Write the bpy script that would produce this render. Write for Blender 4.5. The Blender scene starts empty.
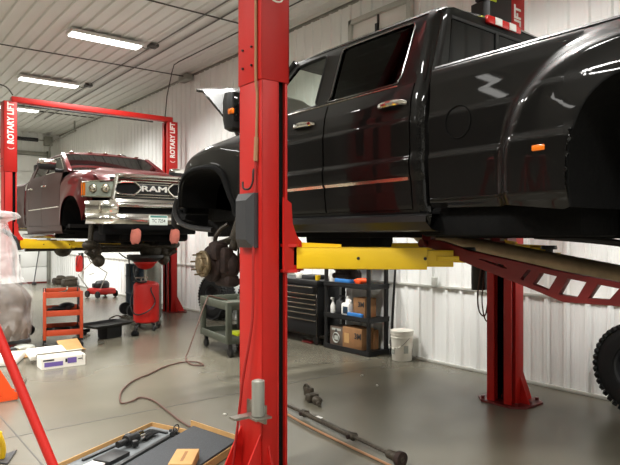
import bpy, bmesh, math, random
from mathutils import Vector, Matrix, noise
random.seed(7)
SC = bpy.context.scene
COL = SC.collection
PI = math.pi

# ------------------------------------------------------------------ camera, world, exposure
YAW = math.atan(468 / 590)
cam_d = bpy.data.cameras.new('camera')
cam = bpy.data.objects.new('camera', cam_d)
COL.objects.link(cam)
cam.location = (0, 0, 1.67)
cam.rotation_euler = (PI / 2, 0, -YAW)
cam_d.sensor_width = 36
cam_d.lens = 36 * 590 / 620
cam_d.shift_y = 2.5 / 620
cam_d.clip_end = 100
cam_d.clip_start = 0.05
SC.camera = cam
world = bpy.data.worlds.new('world')
SC.world = world
world.use_nodes = True
world.node_tree.nodes['Background'].inputs[0].default_value = (0.9, 0.95, 1, 1)
world.node_tree.nodes['Background'].inputs[1].default_value = 0.3
SC.view_settings.view_transform = 'Standard'
SC.view_settings.look = 'None'
SC.view_settings.gamma = 1
SC.view_settings.use_curve_mapping = False
SC.view_settings.exposure = 0.0
LAMP_W = 180.0          # watts of one ceiling strip light
LAMP_SPREAD = 140       # beam angle of the strip lights, degrees
LAMP = 7.0              # glow of the lit diffusers themselves
LAMP_COLOR = (1.0, 0.985, 0.945)

# ------------------------------------------------------------------ helpers
def lin(c):
    return tuple((v / 255 / 12.92) if v / 255 <= 0.04045 else ((v / 255 + 0.055) / 1.055) ** 2.4 for v in c)

def mat(name, rgb, rough=0.5, metal=0.0, coat=0.0, var=0.0, scale=8.0, bump=0.0, bscale=40.0, emit=0.0, spec=0.5, alpha=None, trans=0.0, rvar=0.0):
    m = bpy.data.materials.new(name)
    m.use_nodes = True
    nt = m.node_tree
    b = nt.nodes['Principled BSDF']
    c = lin(rgb)
    b.inputs['Base Color'].default_value = (*c, 1)
    b.inputs['Roughness'].default_value = rough
    b.inputs['Metallic'].default_value = metal
    b.inputs['Specular IOR Level'].default_value = spec
    if coat:
        b.inputs['Coat Weight'].default_value = coat
        b.inputs['Coat Roughness'].default_value = 0.03
    if alpha is not None:
        b.inputs['Alpha'].default_value = alpha
    if trans:
        b.inputs['Transmission Weight'].default_value = trans
    tc = nt.nodes.new('ShaderNodeTexCoord')
    if var or rvar:
        n = nt.nodes.new('ShaderNodeTexNoise')
        n.inputs['Scale'].default_value = scale
        n.inputs['Detail'].default_value = 5
        nt.links.new(tc.outputs['Object'], n.inputs['Vector'])
        if var:
            r = nt.nodes.new('ShaderNodeValToRGB')
            r.color_ramp.elements[0].position = 0.3
            r.color_ramp.elements[1].position = 0.7
            r.color_ramp.elements[0].color = (*[v * (1 - var) for v in c], 1)
            r.color_ramp.elements[1].color = (*[min(1, v * (1 + var)) for v in c], 1)
            nt.links.new(n.outputs['Fac'], r.inputs['Fac'])
            nt.links.new(r.outputs['Color'], b.inputs['Base Color'])
        if rvar:
            mr = nt.nodes.new('ShaderNodeMapRange')
            mr.inputs['From Min'].default_value = 0.3
            mr.inputs['From Max'].default_value = 0.7
            mr.inputs['To Min'].default_value = max(0.02, rough - rvar)
            mr.inputs['To Max'].default_value = rough + rvar
            nt.links.new(n.outputs['Fac'], mr.inputs['Value'])
            nt.links.new(mr.outputs['Result'], b.inputs['Roughness'])
    if bump:
        n2 = nt.nodes.new('ShaderNodeTexNoise')
        n2.inputs['Scale'].default_value = bscale
        n2.inputs['Detail'].default_value = 4
        nt.links.new(tc.outputs['Object'], n2.inputs['Vector'])
        bp = nt.nodes.new('ShaderNodeBump')
        bp.inputs['Strength'].default_value = bump
        bp.inputs['Distance'].default_value = 0.02
        nt.links.new(n2.outputs['Fac'], bp.inputs['Height'])
        nt.links.new(bp.outputs['Normal'], b.inputs['Normal'])
    if emit:
        b.inputs['Emission Color'].default_value = (*LAMP_COLOR, 1)
        b.inputs['Emission Strength'].default_value = emit
    return m

M = {}
M['wall'] = mat('white_metal_panel', (246, 247, 244), 0.42)
M['wallg'] = mat('dim_grey_wall', (120, 116, 110), 0.6, var=0.05, scale=0.6)
M['ceil'] = mat('white_ceiling_panel', (208, 208, 203), 0.6, var=0.03, scale=0.6)
M['pipe'] = mat('grey_conduit', (112, 110, 105), 0.5)
M['seam'] = mat('dark_seam', (70, 68, 64), 0.6)
M['trimw'] = mat('white_trim', (190, 190, 182), 0.45)
M['alu'] = mat('weathered_aluminium', (150, 150, 142), 0.45, 0.5, var=0.15, scale=3)
M['lamp'] = mat('lit_diffuser', (255, 250, 235), 0.4, emit=LAMP)
M['lampcase'] = mat('lamp_housing', (215, 214, 208), 0.4)
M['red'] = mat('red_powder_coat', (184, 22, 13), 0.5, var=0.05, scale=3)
M['dkred'] = mat('dark_and_shaded_red_coat', (104, 20, 20), 0.4, coat=0.2, var=0.1, scale=5)
M['yellow'] = mat('yellow_powder_coat', (226, 186, 14), 0.42, coat=0.1, var=0.06, scale=4)
M['white'] = mat('white_paint', (232, 230, 224), 0.5)
M['blackpaint'] = mat('black_metallic_paint', (10, 9, 8), 0.45, 0.3, coat=0.6, spec=0.1, var=0.1, scale=200)
M['maroon'] = mat('maroon_metallic_paint', (78, 9, 13), 0.35, 0.2, coat=0.6, spec=0.3, var=0.08, scale=200)
M['maroon_side_sheen'] = mat('maroon_with_grey_sheen', (66, 47, 43), 0.55, 0.0, coat=0.15, spec=0.25)  # maroon of the pickup's sides with its grey-brown reflection mixed into the colour
M['blk'] = mat('black_plastic', (20, 20, 21), 0.45)
M['blkmat'] = mat('matte_black_underbody', (7, 7, 7), 0.9, spec=0.2, bump=0.3, bscale=25)
M['charcoal'] = mat('charcoal_plastic', (48, 48, 50), 0.5, bump=0.1, bscale=150)
M['rubber'] = mat('tire_rubber', (22, 22, 22), 0.8, bump=0.2, bscale=60)
M['chrome'] = mat('chrome', (232, 230, 224), 0.14, 1.0)
M['dkchrome'] = mat('smoked_chrome', (120, 120, 120), 0.2, 1.0)
M['steel'] = mat('bare_steel', (150, 146, 136), 0.35, 0.9, var=0.2, scale=20)
M['rust'] = mat('rusty_cast_iron', (44, 30, 25), 0.75, 0.3, var=0.5, scale=25, bump=0.3, bscale=50)
M['bronze'] = mat('bronze_hub', (128, 112, 86), 0.5, 0.6, var=0.35, scale=30)
M['shaft'] = mat('dull_driveshaft_steel', (160, 142, 114), 0.55, 0.5, var=0.25, scale=8)
M['grease'] = mat('greasy_metal', (62, 55, 44), 0.55, 0.3, var=0.5, scale=30, bump=0.4, bscale=40)
M['tint'] = mat('dark_tinted_glass', (9, 10, 10), 0.05, spec=0.35)
M['orange'] = mat('orange_paint', (172, 62, 28), 0.45, var=0.08, scale=6)
M['hiorange'] = mat('bright_orange_plastic', (240, 82, 24), 0.4)
M['amber'] = mat('amber_lens', (240, 120, 20), 0.2, coat=0.5)
M['redlens'] = mat('red_lens', (200, 30, 28), 0.15, coat=0.5)
M['green'] = mat('olive_grey_plastic', (74, 78, 66), 0.6, var=0.12, scale=8, bump=0.1)
M['card'] = mat('cardboard', (180, 140, 88), 0.8, var=0.08, scale=12)
M['cardd'] = mat('brown_cardboard', (138, 98, 60), 0.8, var=0.1, scale=12)
M['foam'] = mat('white_foam', (236, 232, 222), 0.85)
M['gfoam'] = mat('speckled_grey_foam', (62, 64, 67), 0.9, var=0.3, scale=150)
M['purple'] = mat('purple_ink', (108, 88, 160), 0.6)
M['blue'] = mat('blue_print', (50, 120, 190), 0.5)
M['navy'] = mat('dark_blue_paint', (30, 52, 70), 0.5, var=0.2, scale=6)
M['hose'] = mat('reddish_brown_rubber_hose', (82, 54, 42), 0.6)
M['redhose'] = mat('red_hose', (150, 24, 20), 0.5)
M['cable'] = mat('tan_cable', (150, 110, 76), 0.6)
M['salmon'] = mat('salmon_rag', (168, 94, 80), 0.85, var=0.12, scale=20)
M['bucket'] = mat('white_bucket_plastic', (226, 222, 210), 0.4)
M['bag'] = mat('brown_grey_packing', (98, 84, 74), 0.5, var=0.25, scale=5, bump=0.3, bscale=8)
M['debris'] = mat('pale_scrap', (200, 196, 186), 0.7)
M['plate'] = mat('licence_plate', (205, 214, 208), 0.5)
M['teal'] = mat('teal_print', (60, 120, 112), 0.5)
M['ink'] = mat('dark_ink', (38, 40, 44), 0.6)
M['interior'] = mat('dark_cab_trim', (30, 28, 27), 0.8)
M['hivis'] = mat('yellow_green_tag', (200, 210, 30), 0.5)
M['strip'] = mat('satin_bright_trim', (200, 194, 178), 0.18, 0.95)
M['lining'] = mat('dark_grey_lining', (104, 108, 110), 0.8, var=0.1, scale=20)
M['paper'] = mat('grey_paper', (165, 168, 160), 0.7, var=0.1, scale=20)

def clear_glass(name, tint, rough=0.02, eta=1.45):
    m = bpy.data.materials.new(name)
    m.use_nodes = True
    nt = m.node_tree
    nt.nodes.clear()
    out = nt.nodes.new('ShaderNodeOutputMaterial')
    mix = nt.nodes.new('ShaderNodeMixShader')
    tr = nt.nodes.new('ShaderNodeBsdfTransparent')
    tr.inputs[0].default_value = (*tint, 1)
    gl = nt.nodes.new('ShaderNodeBsdfGlossy')
    gl.inputs['Roughness'].default_value = rough
    fr = nt.nodes.new('ShaderNodeFresnel')
    geo = nt.nodes.new('ShaderNodeNewGeometry')
    ior = nt.nodes.new('ShaderNodeMapRange')
    ior.inputs['To Min'].default_value = eta
    ior.inputs['To Max'].default_value = 1 / eta
    nt.links.new(geo.outputs['Backfacing'], ior.inputs['Value'])
    nt.links.new(ior.outputs['Result'], fr.inputs[0])
    nt.links.new(fr.outputs[0], mix.inputs[0])
    nt.links.new(tr.outputs[0], mix.inputs[1])
    nt.links.new(gl.outputs[0], mix.inputs[2])
    nt.links.new(mix.outputs[0], out.inputs[0])
    return m
M['glass'] = clear_glass('clear_car_glass', (0.92, 0.95, 0.93))
M['smoke'] = clear_glass('smoked_car_glass', (0.10, 0.11, 0.11), 0.03, 1.25)

def film_mat(name, lo, hi, sc):
    m = bpy.data.materials.new(name)
    m.use_nodes = True
    nt = m.node_tree
    nt.nodes.clear()
    out = nt.nodes.new('ShaderNodeOutputMaterial')
    mix = nt.nodes.new('ShaderNodeMixShader')
    tr = nt.nodes.new('ShaderNodeBsdfTransparent')
    tr.inputs[0].default_value = (0.98, 0.98, 0.975, 1)
    pb = nt.nodes.new('ShaderNodeBsdfPrincipled')
    pb.inputs['Base Color'].default_value = (0.85, 0.84, 0.83, 1)
    pb.inputs['Roughness'].default_value = 0.22
    tc = nt.nodes.new('ShaderNodeTexCoord')
    n = nt.nodes.new('ShaderNodeTexNoise')
    n.inputs['Scale'].default_value = sc
    n.inputs['Detail'].default_value = 3
    n.inputs['Distortion'].default_value = 1.0
    nt.links.new(tc.outputs['Object'], n.inputs['Vector'])
    mr = nt.nodes.new('ShaderNodeMapRange')
    mr.inputs['From Min'].default_value = 0.3
    mr.inputs['From Max'].default_value = 0.7
    mr.inputs['To Min'].default_value = lo
    mr.inputs['To Max'].default_value = hi
    nt.links.new(n.outputs['Fac'], mr.inputs['Value'])
    bp = nt.nodes.new('ShaderNodeBump')
    bp.inputs['Strength'].default_value = 0.7
    bp.inputs['Distance'].default_value = 0.05
    nt.links.new(n.outputs['Fac'], bp.inputs['Height'])
    nt.links.new(bp.outputs['Normal'], pb.inputs['Normal'])
    nt.links.new(mr.outputs['Result'], mix.inputs[0])
    nt.links.new(tr.outputs[0], mix.inputs[1])
    nt.links.new(pb.outputs[0], mix.inputs[2])
    nt.links.new(mix.outputs[0], out.inputs[0])
    return m
M['film'] = film_mat('clear_plastic_film', 0.02, 0.26, 4)
M['drape'] = film_mat('milky_plastic_film', 0.22, 0.5, 2.5)

def floor_mat():
    m = bpy.data.materials.new('polished_concrete')
    m.use_nodes = True
    nt = m.node_tree
    b = nt.nodes['Principled BSDF']
    tc = nt.nodes.new('ShaderNodeTexCoord')
    n1 = nt.nodes.new('ShaderNodeTexNoise')
    n1.inputs['Scale'].default_value = 0.7
    n1.inputs['Detail'].default_value = 3
    n1.inputs['Roughness'].default_value = 0.5
    nt.links.new(tc.outputs['Object'], n1.inputs['Vector'])
    r = nt.nodes.new('ShaderNodeValToRGB')
    r.color_ramp.interpolation = 'EASE'
    e = r.color_ramp.elements
    e[0].position, e[1].position = 0.2, 0.8
    e[0].color = (*lin((96, 92, 80)), 1)
    e[1].color = (*lin((113, 108, 94)), 1)
    nt.links.new(n1.outputs['Fac'], r.inputs['Fac'])
    n3 = nt.nodes.new('ShaderNodeTexNoise')
    n3.inputs['Scale'].default_value = 1.3
    n3.inputs['Detail'].default_value = 4
    n3.inputs['Roughness'].default_value = 0.5
    nt.links.new(tc.outputs['Object'], n3.inputs['Vector'])
    r3 = nt.nodes.new('ShaderNodeValToRGB')
    r3.color_ramp.elements[0].position, r3.color_ramp.elements[1].position = 0.1, 0.9
    r3.color_ramp.elements[0].color = (0.74, 0.73, 0.72, 1)
    r3.color_ramp.elements[1].color = (1, 1, 1, 1)
    nt.links.new(n3.outputs['Fac'], r3.inputs['Fac'])
    mx = nt.nodes.new('ShaderNodeMixRGB')
    mx.blend_type = 'MULTIPLY'
    mx.inputs[0].default_value = 0.35
    nt.links.new(r.outputs['Color'], mx.inputs[1])
    nt.links.new(r3.outputs['Color'], mx.inputs[2])
    nt.links.new(mx.outputs[0], b.inputs['Base Color'])
    mr = nt.nodes.new('ShaderNodeMapRange')
    mr.inputs['From Min'].default_value = 0.3
    mr.inputs['From Max'].default_value = 0.7
    mr.inputs['To Min'].default_value = 0.24
    mr.inputs['To Max'].default_value = 0.31
    nt.links.new(n3.outputs['Fac'], mr.inputs['Value'])
    b.inputs['Roughness'].default_value = 0.27
    n2 = nt.nodes.new('ShaderNodeTexNoise')
    n2.inputs['Scale'].default_value = 2.5
    nt.links.new(tc.outputs['Object'], n2.inputs['Vector'])
    bp = nt.nodes.new('ShaderNodeBump')
    bp.inputs['Strength'].default_value = 0.008
    bp.inputs['Distance'].default_value = 0.05
    nt.links.new(n2.outputs['Fac'], bp.inputs['Height'])
    return m
M['floor'] = floor_mat()

W = {}
def wm(o):
    return W.get(o.name, Matrix.Identity(4))

def tag(o, label=None, cat=None, group=None, kind=None):
    if label: o['label'] = label
    if cat: o['category'] = cat
    if group: o['group'] = group
    if kind: o['kind'] = kind
    return o

def thing(name, label, cat, loc=(0, 0, 0), rz=0.0, group=None):
    o = bpy.data.objects.new(name, None)
    COL.objects.link(o)
    o.empty_display_size = 0.1
    o.location = loc
    o.rotation_euler = (0, 0, rz)
    W[o.name] = Matrix.Translation(loc) @ Matrix.Rotation(rz, 4, 'Z')
    return tag(o, label, cat, group)

def place(o, loc, rz=0.0):
    """move a thing that was built round the origin"""
    o.location = loc
    o.rotation_euler = (0, 0, rz)
    W[o.name] = Matrix.Translation(loc) @ Matrix.Rotation(rz, 4, 'Z')
    return o

def dup(root, loc, rz=0.0, label=None):
    def cp(o, par):
        c = o.copy()
        COL.objects.link(c)
        if par is not None: c.parent = par
        for ch in list(o.children): cp(ch, c)
        return c
    r = cp(root, None)
    place(r, loc, rz)
    if label: r['label'] = label
    return r

def resample(pts, n):
    pts = [Vector(p) for p in pts]
    L = [0]
    for a, b in zip(pts, pts[1:]): L.append(L[-1] + (b - a).length)
    out = []
    k = 0
    for i in range(n):
        d = L[-1] * i / (n - 1)
        while k < len(L) - 2 and d > L[k + 1]: k += 1
        seg = L[k + 1] - L[k]
        out.append(pts[k].lerp(pts[k + 1], (d - L[k]) / seg if seg else 0))
    return out

def smooth(pts, n=8, closed=False):
    """Catmull-Rom through pts"""
    p = [Vector(q) for q in pts]
    N = len(p)
    out = []
    rng = N if closed else N - 1
    for i in range(rng):
        if closed: a, b, c, d = p[(i - 1) % N], p[i], p[(i + 1) % N], p[(i + 2) % N]
        else: a, b, c, d = p[max(i - 1, 0)], p[i], p[i + 1], p[min(i + 2, N - 1)]
        for k in range(n):
            t = k / n
            out.append(0.5 * ((2 * b) + (c - a) * t + (2 * a - 5 * b + 4 * c - d) * t * t + (3 * b - a - 3 * c + d) * t ** 3))
    if not closed: out.append(p[-1])
    return out

def interp(tab, x):
    if x <= tab[0][0]: return tab[0][1]
    for (a, va), (b, vb) in zip(tab, tab[1:]):
        if x <= b: return va + (vb - va) * (x - a) / (b - a)
    return tab[-1][1]

def sstep(a, b, x):
    t = min(1, max(0, (x - a) / (b - a)))
    return t * t * (3 - 2 * t)

class MB:
    def __init__(self):
        self.bm = bmesh.new()
    def face(self, pts):
        try: return self.bm.faces.new([self.bm.verts.new(p) for p in pts])
        except ValueError: return None
    def box(self, c, s, bev=0.0, mx=None, seg=2):
        t = bmesh.new()
        bmesh.ops.create_cube(t, size=1)
        bmesh.ops.scale(t, vec=s, verts=t.verts)
        if bev > 0:
            bmesh.ops.bevel(t, geom=list(t.edges), offset=bev, segments=seg, affect='EDGES', profile=0.5)
        T = Matrix.Translation(c) @ (mx if mx is not None else Matrix.Identity(4))
        t.transform(T)
        self.merge(t)
        return self
    def span(self, a, b, bev=0.0):
        """axis-aligned box from corner a to corner b"""
        a, b = Vector(a), Vector(b)
        return self.box((a + b) / 2, [abs(v) for v in (b - a)], bev)
    def merge(self, t):
        me = bpy.data.meshes.new('tmp')
        t.to_mesh(me)
        self.bm.from_mesh(me)
        bpy.data.meshes.remove(me)
        t.free()
    def bar(self, p0, p1, w, h, bev=0.0, up=(0, 0, 1)):
        """rectangular bar between two points"""
        p0, p1 = Vector(p0), Vector(p1)
        d = p1 - p0
        y = d.normalized()
        x = y.cross(Vector(up))
        if x.length < 1e-4: x = y.cross(Vector((1, 0, 0)))
        x.normalize()
        z = x.cross(y)
        R = Matrix((x, y, z)).transposed().to_4x4()
        return self.box((p0 + p1) / 2, (w, d.length, h), bev, R)
    def tube(self, pts, r, seg=10, caps=True):
        pts = [Vector(p) for p in pts]
        rr = r if isinstance(r, (list, tuple)) else [r] * len(pts)
        rings = []
        pu = None
        for i, p in enumerate(pts):
            a = pts[max(i - 1, 0)]
            b = pts[min(i + 1, len(pts) - 1)]
            t = (b - a)
            t = t.normalized() if t.length > 1e-9 else Vector((0, 0, 1))
            if pu is None:
                u = t.orthogonal().normalized()
            else:
                u = (pu - t * pu.dot(t))
                u = u.normalized() if u.length > 1e-6 else t.orthogonal().normalized()
            pu = u
            v = t.cross(u)
            rings.append([self.bm.verts.new(p + (u * math.cos(2 * PI * k / seg) + v * math.sin(2 * PI * k / seg)) * rr[i]) for k in range(seg)])
        for A, B in zip(rings, rings[1:]):
            for k in range(seg):
                self.bm.faces.new((A[k], A[(k + 1) % seg], B[(k + 1) % seg], B[k]))
        if caps:
            self.bm.faces.new(rings[0][::-1])
            self.bm.faces.new(rings[-1])
        return self
    def ring(self, pts, r, seg=8):
        """closed tube loop"""
        pts = [Vector(p) for p in pts]
        N = len(pts)
        rings = []
        pu = None
        for i, p in enumerate(pts):
            t = (pts[(i + 1) % N] - pts[i - 1]).normalized()
            u = t.orthogonal().normalized() if pu is None else (pu - t * pu.dot(t)).normalized()
            pu = u
            v = t.cross(u)
            rings.append([self.bm.verts.new(p + (u * math.cos(2 * PI * k / seg) + v * math.sin(2 * PI * k / seg)) * r) for k in range(seg)])
        for i in range(N):
            A, B = rings[i], rings[(i + 1) % N]
            for k in range(seg):
                self.bm.faces.new((A[k], A[(k + 1) % seg], B[(k + 1) % seg], B[k]))
        return self
    def lathe(self, prof, o=(0, 0, 0), axis='Z', seg=32, mx=None):
        R = {'Z': Matrix.Identity(4), 'X': Matrix.Rotation(PI / 2, 4, 'Y'), 'Y': Matrix.Rotation(-PI / 2, 4, 'X')}[axis]
        T = Matrix.Translation(o) @ (mx if mx is not None else R)
        rings = []
        for r, z in prof:
            if r < 1e-6: rings.append([self.bm.verts.new(T @ Vector((0, 0, z)))])
            else: rings.append([self.bm.verts.new(T @ Vector((r * math.cos(2 * PI * k / seg), r * math.sin(2 * PI * k / seg), z))) for k in range(seg)])
        for A, B in zip(rings, rings[1:]):
            for k in range(seg):
                q = (k + 1) % seg
                if len(A) == 1 and len(B) == 1: continue
                if len(A) == 1: self.bm.faces.new((A[0], B[q], B[k]))
                elif len(B) == 1: self.bm.faces.new((A[k], A[q], B[0]))
                else: self.bm.faces.new((A[k], A[q], B[q], B[k]))
        return self
    def grid(self, P, thick=0.0, closed=False):
        t = bmesh.new()
        V = [[t.verts.new(p) for p in row] for row in P]
        n = len(V[0])
        for A, B in zip(V, V[1:]):
            for k in range(n if closed else n - 1):
                q = (k + 1) % n
                try: t.faces.new((A[k], A[q], B[q], B[k]))
                except ValueError: pass
        bmesh.ops.remove_doubles(t, verts=t.verts, dist=1e-5)
        if thick:
            bmesh.ops.recalc_face_normals(t, faces=t.faces)
            t.normal_update()
            vs, fs = list(t.verts), list(t.faces)
            border = [e for e in t.edges if len(e.link_faces) == 1]
            tw = {v: t.verts.new(v.co - v.normal * thick) for v in vs}
            for fc in fs: t.faces.new([tw[v] for v in fc.verts][::-1])
            for e in border:
                p, q = e.verts
                try: t.faces.new((p, q, tw[q], tw[p]))
                except ValueError: pass
        self.merge(t)
        return self
    def plate(self, outline, holes=(), t=0.01, fn=None, bev=0.0):
        """filled 2-D outline with holes, thickness t; fn maps (u, v, w) to a point"""
        cu = bpy.data.curves.new('c', 'CURVE')
        cu.dimensions = '2D'
        cu.fill_mode = 'BOTH'
        cu.extrude = t / 2
        cu.bevel_depth = bev
        for poly in [outline, *holes]:
            s = cu.splines.new('POLY')
            s.points.add(len(poly) - 1)
            for q, p in zip(s.points, poly): q.co = (p[0], p[1], 0, 1)
            s.use_cyclic_u = True
        self._curve(cu, fn)
        return self
    def text(self, s, size, mx, ext=0.002, bold=0.02, align='CENTER', sx=1.0):
        cu = bpy.data.curves.new('t', 'FONT')
        cu.body = s
        cu.size = size
        cu.extrude = ext
        cu.offset = bold * size
        cu.align_x = align
        cu.align_y = 'CENTER'
        cu.resolution_u = 3
        self._curve(cu, lambda u, v, w: mx @ Vector((u * sx, v, w)))
        return self
    def _curve(self, cu, fn):
        ob = bpy.data.objects.new('tmpc', cu)
        me = ob.to_mesh()
        t = bmesh.new()
        t.from_mesh(me)
        ob.to_mesh_clear()
        bpy.data.objects.remove(ob)
        bpy.data.curves.remove(cu)
        bmesh.ops.remove_doubles(t, verts=t.verts, dist=1e-5)
        if fn:
            for v in t.verts: v.co = fn(*v.co)
        self.merge(t)
    def sphere(self, c, r, seg=16, rings=10, mx=None):
        t = bmesh.new()
        bmesh.ops.create_uvsphere(t, u_segments=seg, v_segments=rings, radius=1)
        rr = r if isinstance(r, (list, tuple)) else (r, r, r)
        bmesh.ops.scale(t, vec=rr, verts=t.verts)
        t.transform(Matrix.Translation(c) @ (mx if mx is not None else Matrix.Identity(4)))
        self.merge(t)
        return self
    def mirror(self, cx):
        """add the mirror image about x = cx"""
        t = self.bm.copy()
        for v in t.verts: v.co.x = 2 * cx - v.co.x
        bmesh.ops.reverse_faces(t, faces=t.faces)
        self.merge(t)
        return self
    def build(self, name, m, parent=None, label=None, ang=32, kind=None):
        bmesh.ops.recalc_face_normals(self.bm, faces=self.bm.faces)
        me = bpy.data.meshes.new(name)
        self.bm.to_mesh(me)
        self.bm.free()
        me.materials.append(m)
        for p in me.polygons: p.use_smooth = True
        me.set_sharp_from_angle(angle=math.radians(ang))
        o = bpy.data.objects.new(name, me)
        COL.objects.link(o)
        if parent is not None:
            root = parent
            while root.parent is not None: root = root.parent
            me.transform(wm(root).inverted())
            o.parent = parent
        else:
            xs = [v.co for v in me.vertices]
            lo = Vector([min(v[i] for v in xs) for i in range(3)])
            hi = Vector([max(v[i] for v in xs) for i in range(3)])
            base = Vector(((lo.x + hi.x) / 2, (lo.y + hi.y) / 2, lo.z))
            me.transform(Matrix.Translation(-base))
            o.location = base
            W[o.name] = Matrix.Translation(base)
        if label: o['label'] = label
        if kind: o['kind'] = kind
        return o

# ------------------------------------------------------------------ setting
XR, XL, YB, YF, ZC = 6.08, -9.0, 22.0, -7.0, 5.22

def corr(n0, n1, pitch=0.229, h=0.019, base=0.0, flat=0.13, minor=0.006):
    """ribbed metal profile along one axis: (position, height)"""
    out = []
    k = math.floor(n0 / pitch)
    while k * pitch < n1:
        a = k * pitch
        for d, hh in ((0.0, 0), (0.018, h), (0.05, h), (0.068, 0), (0.118, 0), (0.124, minor), (0.136, minor), (0.142, 0), (0.172, 0), (0.178, minor), (0.190, minor), (0.196, 0)):
            if n0 <= a + d <= n1: out.append((a + d, hh))
        k += 1
    return [(n0, 0)] + out + [(n1, 0)]

f = MB()
f.span((XL, YF, -0.12), (XR + 0.1, YB + 0.1, 0))
floor = tag(f.build('floor', M['floor']), kind='structure')
# saw-cut joints in the slab
for k, (a, b) in enumerate([((XL, 5.35), (XR, 5.35)), ((XL, 10.6), (XR, 10.6)), ((XL, 0.1), (XR, 0.1)), ((XL, 15.9), (XR, 15.9)), ((1.14, YF), (1.14, YB)), ((-3.6, YF), (-3.6, YB))]):
    j = MB()
    if k < 4: j.span((a[0], a[1] - 0.005, -0.004), (b[0], b[1] + 0.005, 0.0012))
    else: j.span((a[0] - 0.005, a[1], -0.004), (b[0] + 0.005, b[1], 0.0012))
    tag(j.build('trim_%d' % (k + 1), M['seam']), kind='structure')

prof = [(x, hh if hh > .02 else 0) for x, hh in corr(XL, XR, h=0.028, minor=0.0)]
g = MB()
g.grid([[(x, y, ZC - h) for x, h in prof] for y in (YF, YB)])
g.span((XL - 0.1, YF, ZC + 0.02), (XR + 0.1, YB + 0.1, ZC + 0.1))
ceiling = tag(g.build('ceiling', M['ceil'], ang=15), kind='structure')
for y in (-4.0, 1.0, 5.0, 18.0):
    s = MB().span((XL, y - 0.006, ZC - 0.034), (XR, y + 0.006, ZC + 0.0))
    s.build('trim', M['seam'], ceiling)

# right wall with the ribbed panels; a low band below 1 m and a taller one above it
prof = corr(YF, YB, h=0.024, minor=0.003)
g = MB()
g.grid([[(XR - h, y, z) for y, h in prof] for z in (0, 1.0)])
g.grid([[(XR - h - 0.004, y, z) for y, h in prof] for z in (1.0, ZC)])
g.span((XR + 0.02, YF, 0), (XR + 0.12, YB, ZC))
wall_right = tag(g.build('wall_right', M['wall'], ang=15), kind='structure')
MB().span((XR - 0.034, YF, 0.985), (XR, YB, 1.015), 0.004).build('rail_trim', M['trimw'], wall_right)
MB().span((XR - 0.03, YF, 0.0), (XR, YB, 0.035), 0.004).build('base_trim', M['trimw'], wall_right)
MB().span((XR - 0.04, YF, ZC - 0.05), (XR, YB, ZC), 0.004).build('top_trim', M['alu'], wall_right)

prof = corr(XL, XR)
g = MB()
g.grid([[(x, YB - h, z) for x, h in prof] for z in (0, ZC)])
g.span((XL, YB + 0.02, 0), (XR, YB + 0.12, ZC))
tag(g.build('wall_back', M['wall'], ang=15), kind='structure')
g = MB()
g.span((XL - 0.1, YF, 0), (XL, YB, ZC))
tag(g.build('wall_left', M['wallg']), kind='structure')
g = MB()
g.span((XL, YF - 0.1, 0), (XR, YF, ZC))
tag(g.build('wall_front', M['wall']), kind='structure')

# overhead door in the back wall
d = MB()
for k in range(8):
    d.span((1.4, YB - 0.07, 0.02 + k * 0.55), (5.62, YB - 0.03, 0.02 + k * 0.55 + 0.535), 0.008)
door_1 = tag(d.build('door_1', M['wall']), kind='structure')
fr = MB()
fr.span((5.62, YB - 0.12, 0), (5.74, YB - 0.02, 4.6), 0.006).span((1.28, YB - 0.12, 0), (1.4, YB - 0.02, 4.6), 0.006).span((1.28, YB - 0.12, 4.42), (5.74, YB - 0.02, 4.56), 0.006)
fr.build('door_frame', M['alu'], door_1)
tk = MB()
for x in (5.66, 1.36):
    tk.tube([(x, YB - 0.16, 0.1), (x, YB - 0.16, 4.3), (x, YB - 0.3, 4.7), (x, YB - 0.6, 4.86), (x, YB - 3.2, 4.9)], 0.03, 8)
    tk.bar((x, YB - 3.1, 4.9), (x, YB - 3.1, ZC), 0.04, 0.04)
tk.build('door_track', M['alu'], door_1)
MB().tube([(1.4, YB - 0.2, 4.95), (5.7, YB - 0.2, 4.95)], 0.02, 8).build('torsion_shaft', M['steel'], door_1)
MB().tube([(4.55, YB - 0.2, 4.95), (5.3, YB - 0.2, 4.95)], 0.065, 12).build('torsion_spring', M['blk'], door_1)
MB().span((5.5, YB - 0.3, 4.78), (5.76, YB - 0.1, 5.1), 0.02).build('end_bearing_plate', M['alu'], door_1)
MB().span((1.4, YB - 0.09, 0.0), (5.62, YB - 0.04, 0.05)).build('bottom_seal', M['dkred'], door_1)

# shuttered window high in the right wall
w = MB()
y0, y1, z0, z1 = 5.38, 6.62, 3.9, 4.9
for a, b in (((y0, z0), (y1, z0 + 0.07)), ((y0, z1 - 0.07), (y1, z1)), ((y0, z0), (y0 + 0.07, z1)), ((y1 - 0.07, z0), (y1, z1))):
    w.span((XR - 0.10, a[0], a[1]), (XR - 0.01, b[0], b[1]), 0.006)
window_1 = tag(w.build('window_1', M['trimw']), kind='structure')
s = MB()
for k in range(4):
    zz = z0 + 0.07 + k * 0.215
    s.box((XR - 0.05, (y0 + y1) / 2, zz + 0.107), (0.012, y1 - y0 - 0.14, 0.212), 0.003, Matrix.Rotation(0.06, 4, 'Y'))
s.build('shutter_blade', M['white'], window_1)
MB().span((XR - 0.075, 6.0, z0 + 0.07), (XR - 0.055, 6.03, z1 - 0.07)).build('shutter_link', M['seam'], window_1)
MB().span((XR - 0.095, 6.0, 4.56), (XR - 0.05, 6.05, 4.7)).build('latch', M['blk'], window_1)

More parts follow.
